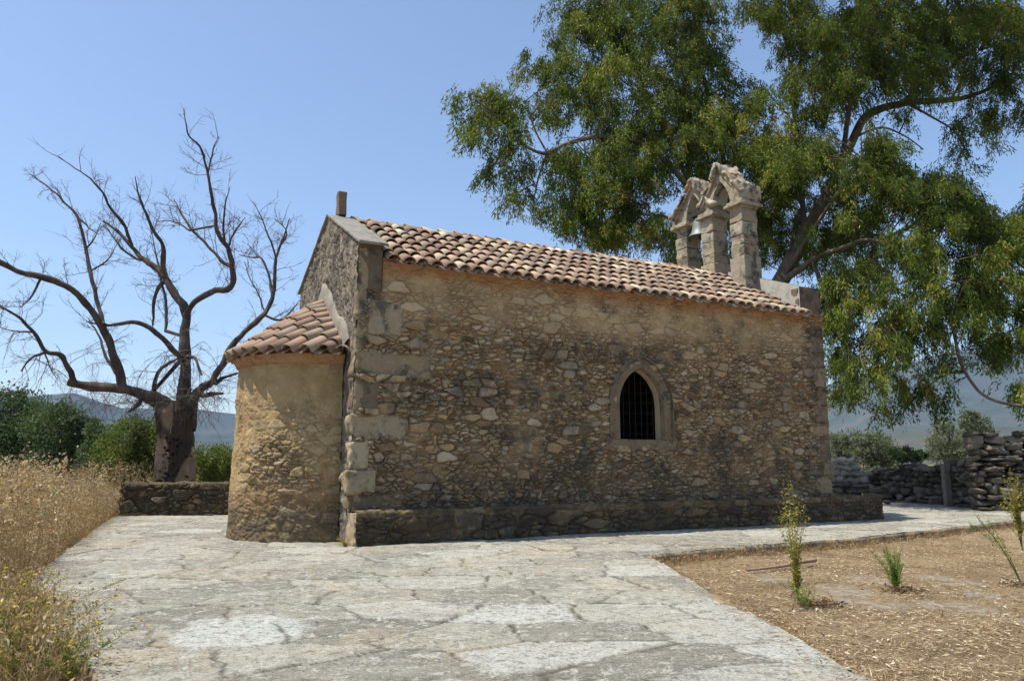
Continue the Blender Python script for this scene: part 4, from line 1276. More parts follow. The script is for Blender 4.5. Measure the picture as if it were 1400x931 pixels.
Rr = Rr - hole * 0.07 - 0.02 * bare
Rr[-30:] *= (1 - np.linspace(0, 1, 30)[:, None] ** 1.6 * (0.45 + 0.35 * fbm(cx[-30:], cy[-30:], cz[-30:], 2.2, 3, 4)))
cx = cen[:, None, 0] + Rr * np.cos(th); cy = cen[:, None, 1] + Rr * np.sin(th) * 0.9
co = np.stack([cx, cy, cz], -1).reshape(-1, 3)
co = np.vstack([co, cen[-1] + [0, 0, -0.1]]) - TB
k = np.arange(nth)
mesh_np('trunk', co, grid_quads(nz, nth, True)[:, ::-1], M['trunk'], dead, {'bare': np.append(bare.ravel(), 0), 'hole': np.append(hole.ravel(), 0)}, True,
        np.stack([k * 0 + nz * nth, (nz - 1) * nth + k, (nz - 1) * nth + (k + 1) % nth], -1))

C1 = lambda x, y: (x / 1.552, 100 + y / 1.552)
LIMB = {   # crop pixels, radius in crop pixels, depth offset at the tip
    'centre': ([(388, 790, 34), (390, 715, 27), (395, 640, 18), (393, 570, 14), (388, 500, 13), (365, 460, 12), (350, 430, 9), (310, 400, 7), (280, 370, 6), (250, 340, 5), (215, 315, 2.5)], 1.2),
    'curve': ([(390, 515, 10), (410, 490, 9), (450, 465, 8), (490, 450, 8), (494, 410, 7), (485, 370, 6.5), (465, 340, 6), (450, 280, 5), (440, 215, 4), (425, 160, 3), (402, 128, 2.2), (388, 72, 1)], -1.6),
    'right': ([(398, 760, 26), (408, 700, 20), (425, 672, 13), (450, 650, 11), (480, 600, 10), (510, 560, 9), (555, 520, 8), (575, 480, 6), (585, 410, 4.5), (600, 360, 3), (615, 310, 1.2)], 1.5),
    'low_left': ([(375, 770, 30), (350, 705, 27), (318, 688, 20), (265, 670, 15), (200, 665, 13), (150, 656, 11)], -0.8),
    'long_left': ([(262, 668, 14), (245, 610, 12.5), (225, 560, 12), (205, 515, 12), (180, 480, 11), (140, 450, 10), (90, 430, 8.5), (40, 420, 8), (0, 400, 8), (-60, 372, 7), (-140, 350, 5), (-200, 300, 3)], -2.4),
    'mid_left': ([(217, 530, 7), (210, 490, 6), (190, 420, 5), (180, 370, 4.5), (165, 310, 4), (130, 270, 3), (95, 235, 2.2), (60, 215, 1)], 1.0),
    'cross': ([(388, 606, 10), (375, 593, 8.5), (335, 550, 8), (290, 530, 6), (232, 533, 4), (180, 525, 1.5)], -1.2),
    'droop': ([(163, 655, 10), (150, 625, 8), (130, 600, 7), (100, 590, 6), (70, 550, 5), (40, 520, 4), (0, 490, 3), (-40, 450, 1.5)], -1.5),
}
SIDE = [
    ('centre', [(350, 435, 8), (345, 370, 6), (330, 340, 5), (315, 300, 4), (300, 270, 3), (285, 220, 1)], -0.8),
    ('centre', [(352, 440, 7), (332, 460, 5.5), (322, 500, 4), (320, 535, 2)], 0.6),
    ('centre', [(280, 370, 5), (265, 330, 4.5), (235, 290, 4), (215, 250, 3.2), (185, 225, 2.4), (125, 175, 1)], -0.7),
    ('centre', [(395, 600, 5), (415, 605, 4.5), (425, 640, 3)], -0.5), ('centre', [(310, 400, 4), (265, 380, 3), (215, 325, 1)], 0.7),
    ('centre', [(350, 560, 5), (350, 480, 4), (335, 400, 2.5), (318, 330, 1)], 0.9),
    ('curve', [(440, 215, 3), (450, 170, 2.4), (465, 135, 1)], 0.4), ('curve', [(485, 370, 4), (500, 340, 3), (522, 308, 1)], 0.5),
    ('curve', [(480, 362, 4), (475, 310, 3), (485, 240, 1)], -0.4), ('curve', [(490, 410, 5), (440, 370, 4.5), (410, 340, 4), (385, 300, 3), (370, 268, 1)], 0.9),
    ('curve', [(410, 340, 3), (370, 318, 2), (340, 316, 1)], 0.4),
    ('right', [(560, 516, 4), (600, 520, 3), (640, 480, 1)], -0.4), ('right', [(575, 470, 4), (560, 400, 3), (530, 390, 2), (508, 384, 1)], 0.6),
    ('right', [(590, 390, 3), (565, 330, 2), (543, 278, 1)], -0.6), ('right', [(565, 515, 3), (540, 460, 2), (520, 400, 1)], 0.7), ('right', [(592, 380, 3), (608, 340, 2), (585, 310, 1)], 0.3),
    ('right', [(425, 685, 9), (450, 681, 6), (470, 680, 3.5)], -0.4), ('right', [(455, 660, 7), (478, 645, 5), (508, 634, 3)], 0.5), ('right', [(480, 600, 5), (530, 590, 3), (580, 540, 1)], 0.8),
    ('cross', [(322, 685, 6), (335, 640, 5), (355, 615, 4), (378, 607, 3)], -0.5),
    ('mid_left', [(180, 370, 3), (200, 350, 2), (215, 318, 1)], 0.3), ('mid_left', [(165, 310, 3), (190, 330, 2), (210, 345, 1)], -0.4), ('mid_left', [(190, 420, 3), (230, 395, 2), (255, 350, 1)], 0.5),
    ('long_left', [(246, 640, 6), (235, 620, 5), (205, 560, 3), (185, 520, 1)], 0.6), ('long_left', [(90, 430, 4), (60, 480, 2.5), (40, 500, 1)], -0.5),
    ('droop', [(100, 590, 4), (70, 602, 3.5), (45, 635, 2.2)], -0.3), ('droop', [(70, 550, 3.5), (30, 545, 2), (0, 540, 1)], 0.4), ('droop', [(95, 585, 2.5), (105, 620, 1.5), (125, 650, 0.8)], 0.4),
    ('low_left', [(300, 690, 8), (290, 705, 6), (275, 718, 4)], -0.4),
]


def limb_pts(L, dep, y0=TY, per=6):
    a = np.array(L, float); n = len(a)
    out = []
    for i, (x, y, r_) in enumerate(a):
        px, py = C1(x, y); t = i / (n - 1)
        Yq = y0 + dep * t
        p = at(px, py, Yq); out.append([*p, r_ * (0.74 if r_ < 9 else 0.68) / 1.552 / FPX * Yq])
    out = np.array(out)
    sp = spline(out[:, :3], per); rr_ = np.interp(np.linspace(0, 1, len(sp)), np.linspace(0, 1, n), out[:, 3])
    sp = sp + 0.11 * np.stack([fbm(sp[:, 0], sp[:, 1], sp[:, 2], 1.5, 3, sd_) for sd_ in (1, 2, 3)], -1)
    return sp, rr_


paths = []
LIMB_Y = {'long_left': -0.8 * 0.6, 'droop': -0.8, 'mid_left': -0.48 - 0.6, 'curve': 0.4, 'cross': 0.1}
for nm, (L, dep) in LIMB.items():
    mb = MB(); y0 = TY + LIMB_Y.get(nm, 0)
    sp, rr_ = limb_pts(L, dep, y0)
    kn = 1 + 0.35 * np.clip(fbm(np.arange(len(sp)) * 0.37, sp[:, 0], sp[:, 2], 1.0, 2, 7), -0.25, 1)
    tube(mb, sp - TB, rr_ * kn, 14, rough=0.34); paths.append((sp, rr_))
    for on, S_, d2 in SIDE:
        if on != nm: continue
        # start depth: nearest point of the parent in the picture
        p0 = at(*C1(S_[0][0], S_[0][1]), y0); j = np.argmin(np.hypot((sp[:, 0] / sp[:, 1] - p0[0] / p0[1]), ((sp[:, 2] - CH) / sp[:, 1] - (p0[2] - CH) / p0[1])))
        s2, r2_ = limb_pts(S_, d2, sp[j, 1]); s2[0] = sp[j]
        tube(mb, s2 - TB, r2_ * (1 + 0.3 * fbm(np.arange(len(s2)) * 0.5, s2[:, 0], s2[:, 2], 1.0, 2, 9)), 9, rough=0.25); paths.append((s2, r2_))
    mb.build('limb', M['dead_bark'], dead, True)
mb = MB(); tr_ = np.random.default_rng(15)


def twig(p, d, L, r_, level, droop):
    n = 6
    pts = [p]; dd = d / np.linalg.norm(d)
    for k in range(n - 1):
        dd = dd + tr_.normal(0, 0.17, 3) + np.array([0, 0, droop])
        dd /= np.linalg.norm(dd); pts.append(pts[-1] + dd * L / (n - 1))
    pts = np.array(pts)
    tube(mb, pts - TB, np.linspace(r_, r_ * 0.35, n), 4 if level else 5, rnd=tr_.random(), cap=False)
    if level < 2:
        for k in range(tr_.integers(3, 6)):
            t = tr_.uniform(0.15, 1.0) * (n - 1); i = min(n - 2, int(t)); q_ = pts[i] + (pts[i + 1] - pts[i]) * (t - i)
            v = dd + tr_.normal(0, 0.75, 3)
            twig(q_, v, L * tr_.uniform(0.3, 0.6), r_ * 0.55, level + 1, droop)


for sp, rr_ in paths:
    L = np.sum(np.linalg.norm(np.diff(sp, axis=0), axis=1))
    for k in range(int(L * 4.4) + 3):
        t = tr_.uniform(0.12, 1.0); i = min(len(sp) - 2, int(t * (len(sp) - 1)))
        if rr_[i] > 0.24 and tr_.random() < 0.6: continue
        tang = sp[i + 1] - sp[i]; tang /= np.linalg.norm(tang) + 1e-9
        low = sp[i][2] < 4.6
        v = tang * 0.7 + tr_.normal(0, 0.7, 3) + np.array([0, 0, -0.25 if low else 0.35])
        twig(sp[i], v, tr_.uniform(0.3, 1.15) * (1.15 if low else 0.8), tr_.uniform(0.006, 0.011), 0 if tr_.random() < 0.75 else 1, -0.12 if low else 0.03)
# dense wisps round the crown of the trunk
for k in range(170):
    px = tr_.uniform(120, 300); py = tr_.uniform(535, 560)
    p = at(px, py, TY + tr_.normal(0, 0.4))
    twig(p, tr_.normal(0, 1, 3) + [0, 0, 0.15], tr_.uniform(0.4, 1.1), 0.006, 1, tr_.choice([-0.15, 0.05]))
tw = mb.build('twigs', M['twig'], dead); tw['kind'] = 'stuff'

# ================================================================== GUM TREE (behind the chapel)
GY = 25.0
gb = at(1000, 660, GY); gb[2] = -0.15
gum = thing('eucalyptus_tree', 'tall eucalyptus with hanging foliage behind the chapel belfry', 'tree', tuple(gb))
GB = np.array(gb)
GL = [  # px, py, radius px, depth offset
    [(1000, 672, 30, 0), (1012, 560, 24, 0), (1036, 460, 20, 0), (1066, 388, 15.5, 0), (1102, 318, 12.5, 0.2), (1132, 265, 11, 0.4), (1152, 222, 9.5, 0.6), (1168, 188, 8, 0.8), (1190, 155, 8, 1), (1240, 141, 6.5, 1.2), (1300, 137, 5, 1.2), (1345, 125, 3.5, 1), (1385, 100, 2, 0.8)],
    [(1150, 222, 8, 0.6), (1157, 175, 7, 0.2), (1165, 130, 6, -0.3), (1185, 70, 4, -0.8), (1200, 10, 3, -1), (1210, -60, 2, -1)],
    [(1100, 318, 9, 0.2), (1094, 250, 7, 0.9), (1088, 180, 5.5, 1.5), (1081, 110, 4.5, 2), (1072, 40, 3, 2.2), (1065, -50, 2, 2.2)],
    [(1062, 392, 11, 0), (1110, 356, 8, -0.9), (1150, 340, 7, -1.6), (1200, 330, 6, -2.4), (1260, 380, 5, -3.2), (1300, 440, 4.5, -3.8), (1313, 492, 4.5, -4.1), (1326, 518, 4, -4.3), (1345, 540, 3.8, -4.5), (1375, 552, 3.5, -4.7), (1420, 556, 2.5, -5)],
    [(1036, 460, 14, 0), (985, 340, 11, -0.3), (950, 270, 9, -0.8), (905, 215, 8, -1.2), (860, 190, 7, -1.6), (815, 188, 6.5, -1.9), (775, 198, 6, -2.2), (748, 210, 5, -2.4), (720, 200, 4, -2.6), (690, 170, 2.5, -2.9), (672, 150, 1.5, -3)],
    [(950, 270, 7, -0.8), (900, 160, 6, 0), (855, 70, 4.5, 0.8), (825, 0, 3, 1.4), (810, -60, 2, 1.6)],
    [(1012, 330, 9, 0.2), (985, 200, 7, 0.9), (960, 90, 5, 1.4), (945, 0, 3.5, 1.8), (940, -60, 2, 2)],
    [(748, 210, 3.5, -2.4), (735, 245, 2.6, -2.5), (728, 285, 1.6, -2.6)], [(748, 208, 3, -2.4), (730, 175, 2.5, -2.2), (718, 140, 1.5, -2.1)],
    [(1130, 265, 5, 0.4), (1180, 245, 3.5, 0.1), (1225, 250, 2.5, -0.2)], [(1165, 190, 4, 0.8), (1205, 174, 3, 0.6), (1235, 185, 2.2, 0.4), (1262, 205, 1.5, 0.3)],
    [(1240, 141, 4, 1.2), (1275, 160, 3, 1.0), (1300, 175, 2.2, 0.9), (1325, 200, 1.5, 0.8)], [(1300, 137, 3.5, 1.2), (1325, 90, 2.6, 1.6), (1360, 40, 1.6, 2)],
    [(1200, 330, 5, -2.4), (1280, 300, 4.5, -2.0), (1350, 330, 4, -1.6), (1420, 380, 3, -1.2)], [(1260, 380, 4, -3.2), (1230, 430, 3, -3.5), (1190, 470, 2.2, -3.8)],
    [(1110, 356, 6, -0.9), (1135, 420, 5, -1.6), (1160, 480, 3, -2.2)], [(1064, 388, 7, 0), (1120, 300, 5, -1.2), (1170, 230, 4, -2.0), (1215, 210, 2, -2.4)],
    [(985, 340, 6, -0.3), (920, 300, 5, -0.9), (850, 290, 4, -1.3), (790, 270, 2.5, -1.6)], [(1240, 141, 5, 1.2), (1260, 80, 4, 0.6), (1290, 20, 2.5, 0.2), (1310, -60, 1.5, 0)],
]
gmb = MB(); limbs = MB(); gp_all = []
for i, L in enumerate(GL):
    a = np.array([[*at(x, y, GY + d), r_ / FPX * (GY + d)] for x, y, r_, d in L])
    sp = spline(a[:, :3], 5); rr_ = np.interp(np.linspace(0, 1, len(sp)), np.linspace(0, 1, len(a)), a[:, 3]) * (0.76 if i == 0 else 0.5)
    sp = sp + 0.06 * np.stack([fbm(sp[:, 0], sp[:, 1], sp[:, 2], 0.9, 3, sd_) for sd_ in (1, 2, 3)], -1)
    if i == 0: sp[0][2] = -0.2
    tube(gmb if i == 0 else limbs, sp - GB, rr_, 14 if i == 0 else 9, rough=0.12, rnd=0.5)
    gp_all.append(sp)
gmb.build('trunk', M['gum_bark'], gum, True)
gp_all = np.concatenate(gp_all)
# foliage masses traced as (px, py, rx, ry, weight, depth)
BL = [(640, 133, 12, 16, 1, -3), (645, 165, 14, 20, 1, -3), (655, 192, 14, 18, 1, -3), (684, 131, 22, 18, 1, -2.6), (690, 155, 24, 22, 1, -2.6), (716, 152, 18, 18, .7, -2.2), (714, 184, 16, 18, .6, -2.3),
      (690, 198, 16, 14, .7, -2.6), (672, 238, 15, 20, .9, -2.8), (704, 246, 15, 18, .8, -2.5), (720, 234, 14, 16, .5, -2.4), (698, 275, 9, 20, .8, -2.6), (725, 293, 9, 16, .9, -2.6), (674, 215, 12, 12, .6, -2.8),
      (735, 96, 20, 14, .8, -1), (771, 95, 26, 26, 1, -.5), (760, 68, 18, 18, .8, 0), (790, 30, 32, 30, 1, .5), (770, 12, 16, 14, .8, .5), (830, 15, 40, 30, 1, .8), (815, 70, 45, 40, 1, .5), (757, 152, 14, 22, 1, -1.2),
      (795, 140, 36, 34, 1, -1), (850, 110, 48, 45, 1, 0), (870, 40, 45, 40, 1, 1), (915, 20, 40, 32, 1, 1.6), (775, 215, 26, 22, .8, -1.8), (790, 245, 36, 34, .9, -1.6), (770, 280, 22, 34, .8, -1.5), (800, 310, 38, 28, 1, -1.4),
      (840, 200, 36, 36, .9, -1.4), (850, 260, 45, 42, 1, -1.2), (840, 320, 40, 25, 1, -1), (890, 310, 38, 30, 1, -.8), (905, 160, 48, 44, 1, 0), (900, 225, 46, 40, 1, -.8), (945, 100, 42, 40, 1, 1), (955, 50, 36, 40, .9, 1.6),
      (985, 85, 22, 32, .8, 1.4), (965, 10, 34, 16, .8, 1.8), (960, 180, 48, 48, 1, .4), (1000, 150, 30, 28, .9, .8), (1000, 225, 46, 40, .9, .6), (1010, 120, 16, 16, .7, 1.2), (1020, 5, 10, 8, .5, 1.8), (940, 340, 30, 24, .8, -.4),
      (1050, 165, 40, 36, .9, .4), (1060, 215, 44, 36, .9, .2), (1045, 270, 34, 36, .8, 0), (1030, 130, 18, 14, .6, 1), (1045, 25, 22, 26, .9, 2), (1075, 20, 40, 28, 1, 1.8), (1070, 60, 34, 24, .8, 2), (1090, 95, 24, 20, .6, 2), (1110, 40, 36, 36, 1, 1.2),
      (1115, 120, 36, 34, .9, .8), (1150, 60, 46, 40, 1, 0), (1165, 110, 46, 36, 1, -.2), (1200, 30, 46, 36, 1, -.8), (1215, 85, 44, 38, 1, -.6), (1260, 60, 44, 42, 1, .2), (1260, 115, 40, 28, .8, .8), (1245, 15, 40, 20, 1, -.4), (1300, 30, 40, 34, 1, .2),
      (1310, 85, 34, 30, .8, 1), (1350, 40, 40, 40, 1, 1.4), (1385, 70, 26, 44, 1, 1.2), (1360, 105, 30, 22, .8, .9), (1385, 130, 16, 20, .7, .7), (1310, 120, 22, 14, .6, 1.1), (1345, 25, 40, 24, 1, 1.8), (1390, 25, 26, 26, .9, 1.8),
      (1130, 160, 34, 24, .7, .8), (1110, 190, 28, 30, .6, .6), (1085, 260, 26, 32, .5, .5), (1300, 178, 15, 18, .5, .9), (1328, 178, 13, 18, .5, .8), (1350, 185, 10, 22, .7, .7), (1358, 160, 14, 18, .6, .8), (1312, 205, 9, 12, .5, .8), (1240, 155, 16, 12, .4, 1), (1335, 150, 14, 14, .5, 1), (1375, 165, 10, 12, .4, .8),
      (1190, 205, 30, 18, 1, -2), (1215, 222, 34, 26, 1, -2.2), (1180, 235, 32, 26, .9, -1.8), (1225, 265, 32, 26, 1, -2.2), (1190, 275, 26, 22, .7, -1.8), (1265, 250, 26, 22, .9, -2.2), (1290, 275, 36, 30, 1, -2.2), (1270, 310, 36, 28, .9, -2.4), (1315, 290, 24, 24, .9, -2),
      (1345, 305, 30, 26, 1, -1.8), (1370, 335, 30, 34, .9, -1.6), (1395, 320, 14, 30, .8, -1.4), (1320, 340, 36, 34, .9, -2.2), (1260, 360, 36, 34, .8, -2.8), (1305, 395, 40, 38, .9, -3), (1355, 390, 38, 38, .9, -2.4), (1390, 420, 24, 44, 1, -2.4), (1240, 410, 32, 34, .7, -3.2),
      (1215, 330, 20, 18, .4, -2.2), (1135, 395, 24, 34, 1, -1.2), (1150, 420, 30, 40, 1, -1.8), (1120, 370, 22, 16, .7, -.8), (1140, 460, 24, 36, 1, -2), (1170, 480, 30, 36, .9, -2.4), (1190, 440, 26, 30, .6, -2.6), (1210, 480, 32, 36, .9, -3), (1245, 470, 34, 34, .9, -3.4), (1285, 460, 34, 34, .9, -3.4),
      (1180, 520, 26, 26, .9, -2.8), (1220, 525, 30, 24, .9, -3.2), (1260, 515, 30, 22, .8, -3.6), (1145, 510, 14, 30, 1, -2.2), (1190, 565, 9, 26, 1, -3), (1238, 560, 7, 26, .9, -3.4), (1268, 560, 12, 20, .8, -3.6), (1288, 568, 9, 14, .9, -3.7), (1330, 460, 20, 26, .4, -3.6), (1375, 470, 26, 30, .8, -3), (1395, 510, 16, 40, 1, -3),
      (1365, 510, 14, 16, .5, -3.6), (1385, 565, 18, 20, 1, -4.4), (1340, 425, 24, 24, .6, -3), (1100, 320, 26, 26, .35, -.2), (1060, 330, 22, 30, .35, 1), (1165, 310, 24, 20, .35, -1.4), (1160, 365, 22, 18, .5, -1.4), (1195, 390, 14, 18, .3, -2.4), (1030, 330, 20, 36, .4, 1.4), (985, 290, 24, 30, .5, 1),
      (1170, 545, 12, 14, .8, -2.6), (1300, 520, 14, 16, .5, -3.8), (1155, 555, 8, 10, .5, -2.2)]
lc, ld, lL, lW, lr = [], [], [], [], []
er = np.random.default_rng(31)
nsp = 0
tips = []
BL += [(1100, 240, 34, 40, .8, 2.2), (1150, 290, 40, 40, .8, 2.4), (1120, 340, 36, 36, .9, 2.2), (1180, 350, 34, 34, .7, 1.8), (1060, 300, 36, 44, .8, 2.4), (1020, 330, 34, 40, .8, 2.4), (1170, 260, 30, 26, .6, 1.5), (1075, 210, 34, 34, .8, -1.2), (1125, 205, 26, 30, .6, -0.8)]
BL += [(1010, -260, 80, 60, .4, -1), (1110, -290, 80, 60, .5, -1), (1200, -260, 80, 60, .4, -1), (1060, -390, 90, 70, .4, -1), (1160, -390, 90, 70, .4, -1)]
BL += [(1440, 420, 40, 60, .8, -3), (1450, 300, 50, 60, .8, -2), (1440, 120, 40, 80, .8, .8), (800, -40, 60, 30, 1, 1), (900, -40, 60, 30, 1, 1.6), (1060, -40, 60, 30, 1, 1.8), (1180, -40, 70, 30, 1, 0), (1320, -40, 70, 30, 1, .5)]
BL += [(px, py, rx, ry, w * 0.22, dep - 1.2) for (px, py, rx, ry, w, dep) in BL if px > 1150 and 290 < py < 430]
for (px, py, rx, ry, w, dep) in BL:
    low = px > 1125 and py > 335
    ds_ = 1.7
    if py < -90: ds_ = 2.8
    if low: w *= 0.62 if py < 490 else 0.42; ds_ = 1.7; py -= 14 if py > 440 else 4
    nsub = max(2, int(w * rx * ry / 70))
    sub = er.normal(0, 0.6, (nsub, 3)); ln_ = np.linalg.norm(sub, axis=1); sub *= np.minimum(1.0, 1.0 / ln_)[:, None]
    for sb in sub:
        stone_ = er.normal(0.49, 0.17)
        for k in range(er.integers(8, 14)):
            u1 = sb + er.normal(0, 1, 3) * [6.5 / rx, 8.0 / ry, 0.25]
            Yq = GY + dep + u1[2] * (rx + ry) / 2 / FPX * GY * ds_
            p = at(px + u1[0] * rx, py + u1[1] * ry - 6, Yq)
            m = er.integers(28, 50)
            # hanging spray: a curved twig with leaves along it
            out = np.array([u1[0], u1[2], 0.0]) * 0.5 + er.normal(0, 0.35, 3); out[2] = 0.10
            Ls = er.uniform(0.35, 0.85)
            t = er.random(m) ** 0.8
            pos = p + out * (t * Ls)[:, None] * 0.8 + np.array([0, 0, -1.0]) * ((t ** 1.6) * Ls * 0.85)[:, None] + er.normal(0, 0.06, (m, 3))
            dr = er.normal(0, 0.42, (m, 3)) + np.array([0, 0, -0.8]) + out * 0.4
            lc.append(pos); ld.append(dr); lL.append(er.uniform(0.09, 0.19, m)); lW.append(er.uniform(0.022, 0.045, m))
            tone = stone_ + er.normal(0, 0.06)
            lr.append(np.clip(tone + er.normal(0, 0.13, m) + (er.random(m) < 0.03) * 0.5, 0, 1))
            nsp += 1
            if er.random() < 0.07:
                tips.append((p, p + out * Ls * 0.8 + np.array([0, 0, -Ls * 0.8])))
lc = np.concatenate(lc); ld = np.concatenate(ld)
co, q, r_ = leaf_np(lc, ld, np.concatenate(lL), np.concatenate(lW), np.concatenate(lr))
mesh_np('crown', co - GB, q, M['gum_leaf'], gum, {'rnd': r_})
print('sprays', nsp, 'leaves', len(lc))
for a, b_ in tips:
    dd_ = np.linalg.norm(gp_all - a, axis=1); near_ = np.argsort(dd_)[:5]; j = near_[er.integers(0, 5)]; s_ = gp_all[j] + er.normal(0, 0.03, 3)
    d = np.linalg.norm(a - s_)
    if d > 2.0: continue
    mid = (a + s_) / 2 + er.normal(0, 0.08 * d, 3) + [0, 0, 0.1 * d]
    pts = spline([s_, mid, a, b_], 4)
    tube(limbs, pts - GB, np.linspace(0.008 + 0.010 * d, 0.004, len(pts)), 5, rnd=0.3, cap=False)
limbs.build('limbs', M['gum_bark'], gum, True)


# ================================================================== OTHER TREES AND BUSHES
def leafy(name, label, cat, base_px, blobs, Y, mat, n, L, Wd, seed, group=None, trunk=True, depth=1.0, tone=0.5):
    r_ = np.random.default_rng(seed)
    b0 = at(base_px, 640, Y); b0[2] = -0.15
    o = thing(name, label, cat, tuple(b0), group=group)
    B0 = np.array(b0); cs, ds, rs = [], [], []
    tot = sum(b[2] * b[3] for b in blobs)
    mb = MB()
    for (px, py, rx, ry) in blobs:
        c = at(px, py, Y) ; R = np.array([rx / FPX * Y, (rx + ry) / 2 / FPX * Y * depth, ry / FPX * Y])
        c[1] += r_.normal(0, R[1] * 0.3)
        m = int(n * rx * ry / tot); nc = max(6, m // 70)
        u_ = r_.normal(size=(nc, 3)); u_ /= np.linalg.norm(u_, axis=1)[:, None]; u_ *= (r_.uniform(0.35, 1.0, nc) ** 0.6)[:, None]
        idx = r_.integers(0, nc, m)
        sub = u_[idx] + r_.normal(0, 0.17, (m, 3))
        cs.append(c + sub * R); ds.append(sub * 0.7 + r_.normal(0, 0.7, (m, 3)) + [0, 0, 0.25])
        ct = r_.normal(tone, 0.13, nc); rs.append(np.clip(ct[idx] + r_.normal(0, 0.14, m), 0, 1))
        if trunk:
            pts = spline([B0 + [r_.normal(0, 0.1), 0, 0], B0 * [0.6, 0.6, 0] + c * [0.4, 0.4, 0] + [0, 0, c[2] * 0.45], c], 4)
            tube(mb, pts - B0, np.linspace(0.03 * Y / 10, 0.012, len(pts)), 7, rnd=0.5)
            for k in range(0, nc, 3):
                tube(mb, spline([c - B0, c + u_[k] * R * 0.5 - B0 + r_.normal(0, .05, 3), c + u_[k] * R - B0], 2), np.linspace(0.014, 0.004, 5), 4, cap=False)
    cs = np.concatenate(cs); ds = np.concatenate(ds); m = len(cs)
    ok = cs[:, 2] > -0.1
    cs, ds, rs = cs[ok], ds[ok], np.concatenate(rs)[ok]; m = len(cs)
    co, q, rr_ = leaf_np(cs, ds, r_.uniform(0.7, 1.3, m) * L, r_.uniform(0.7, 1.3, m) * Wd, rs, r_.normal(size=(m, 3)))
    if trunk: mb.build('trunk', M['bush_bark'], o, True)
    mesh_np('crown' if cat == 'tree' else 'foliage', co - B0, q, mat, o, {'rnd': rr_})
    return o


leafy('evergreen_tree', 'dark evergreen tree at the far left edge behind the dry grass', 'tree', 20, [(-30, 575, 60, 50), (25, 578, 45, 42), (5, 620, 60, 45), (50, 610, 40, 45), (60, 572, 26, 22), (15, 545, 24, 14), (-60, 620, 60, 50)], 38, M['oak_leaf'], 30000, 0.14, 0.075, 51)
leafy('evergreen_tree', 'dark round evergreen tree nearer the bare trunk, behind the dry grass', 'tree', 100, [(85, 590, 38, 36), (115, 608, 30, 32), (90, 630, 44, 32), (100, 578, 20, 16), (122, 585, 12, 16)], 34, M['oak_leaf'], 18000, 0.13, 0.07, 52, tone=0.58)
leafy('evergreen_tree', 'small grey-green evergreen with a pointed top behind the dry grass, left of the round bush', 'tree', 133, [(133, 598, 10, 20), (128, 625, 18, 26)], 33, M['oak_leaf'], 5000, 0.12, 0.06, 59, tone=0.75)
leafy('bush', 'broad green bush just left of the bare trunk', 'bush', 180, [(170, 612, 38, 34), (200, 620, 30, 42), (150, 630, 30, 30), (185, 592, 28, 22), (200, 598, 22, 24), (175, 645, 46, 22), (215, 615, 18, 34)], 28, M['bush_leaf'], 24000, 0.10, 0.055, 53)
leafy('bush', 'yellow-green bush between the bare trunk and the apse', 'bush', 295, [(290, 625, 26, 18), (312, 632, 22, 22), (280, 645, 24, 20), (330, 640, 20, 22), (300, 650, 30, 16)], 28, M['bush_leaf'], 14000, 0.09, 0.05, 54, tone=0.62)
leafy('olive_tree', 'olive tree behind the tumbled stone heap', 'tree', 1185, [(1160, 608, 26, 18), (1195, 612, 30, 22), (1212, 628, 22, 18), (1150, 622, 20, 20), (1175, 632, 40, 20), (1145, 600, 12, 10), (1185, 600, 16, 10)], 36, M['olive_leaf'], 14000, 0.13, 0.04, 55, tone=0.42)
leafy('olive_tree', 'pale silvery olive tree behind the shaded wall', 'tree', 1300, [(1295, 598, 24, 20), (1285, 612, 20, 16), (1315, 612, 20, 18), (1298, 580, 12, 9), (1300, 622, 34, 12)], 34, M['olive_leaf'], 9000, 0.13, 0.04, 56, tone=0.72)
leafy('olive_tree', 'darker olive tree beside the tall ruined stub', 'tree', 1338, [(1335, 585, 18, 20), (1345, 600, 20, 18), (1330, 572, 12, 10), (1340, 615, 24, 14)], 31, M['olive_leaf'], 8000, 0.12, 0.04, 57, tone=0.42)
leafy('bush', 'dark low bush over the shaded wall beside the leaning stake', 'bush', 1232, [(1232, 622, 18, 10), (1250, 624, 14, 8)], 30, M['oak_leaf'], 3000, 0.10, 0.05, 58)

# ================================================================== DRY GRASS, LITTER, WEEDS
def outside_terrace(x, y, m=0.0):
    return ~inside(POLY, x, y)


def edge_x_left(y):
    P_ = np.array([(-2.2, 4.2), g2(128, 922), g2(66, 848), g2(40, 790), g2(95, 748), g2(150, 708), (-9.5, 19.3), (-9.5, 40)])
    return np.interp(y, P_[:, 1], P_[:, 0])


gr_ = np.random.default_rng(77)
mb = MB()
Yq = 4.7 + 19 * gr_.random(11500) ** 1.25
ex = edge_x_left(Yq); wd = np.maximum(0.3, 0.70 * Yq + 0.8 + ex) + 3.5
u_ = gr_.random(len(Yq)) ** 1.5
Xq = ex - 0.03 - u_ * wd
near = (gr_.random(len(Yq)) < np.where(Yq < 7.4, 0.55, 0.0)) | (fbm(Xq, Yq, 0, 1.1, 3, 41) < -0.16)
ok = ~near
Xq, Yq = Xq[ok], Yq[ok]
n = len(Xq)
base = np.stack([Xq, Yq, ground_z(Xq, Yq) - 0.02], -1)
dist = ex[ok] - Xq
H = gr_.uniform(0.42, 1.05, n) * np.clip(0.66 + dist * 0.6, 0.64, 1.25) * (1 + 0.55 * fbm(Xq, Yq, 0, 0.7, 3, 5))
H = H * np.where(Yq < 8.5, 0.66, 1.0) + np.where(gr_.random(n) < 0.07, gr_.uniform(0.15, 0.5, n), 0)
td = gr_.normal(0, 0.13, (n, 3)); td[:, 2] = 1
bd = gr_.normal(0, 0.16, (n, 3)); bd[:, 2] = -0.06
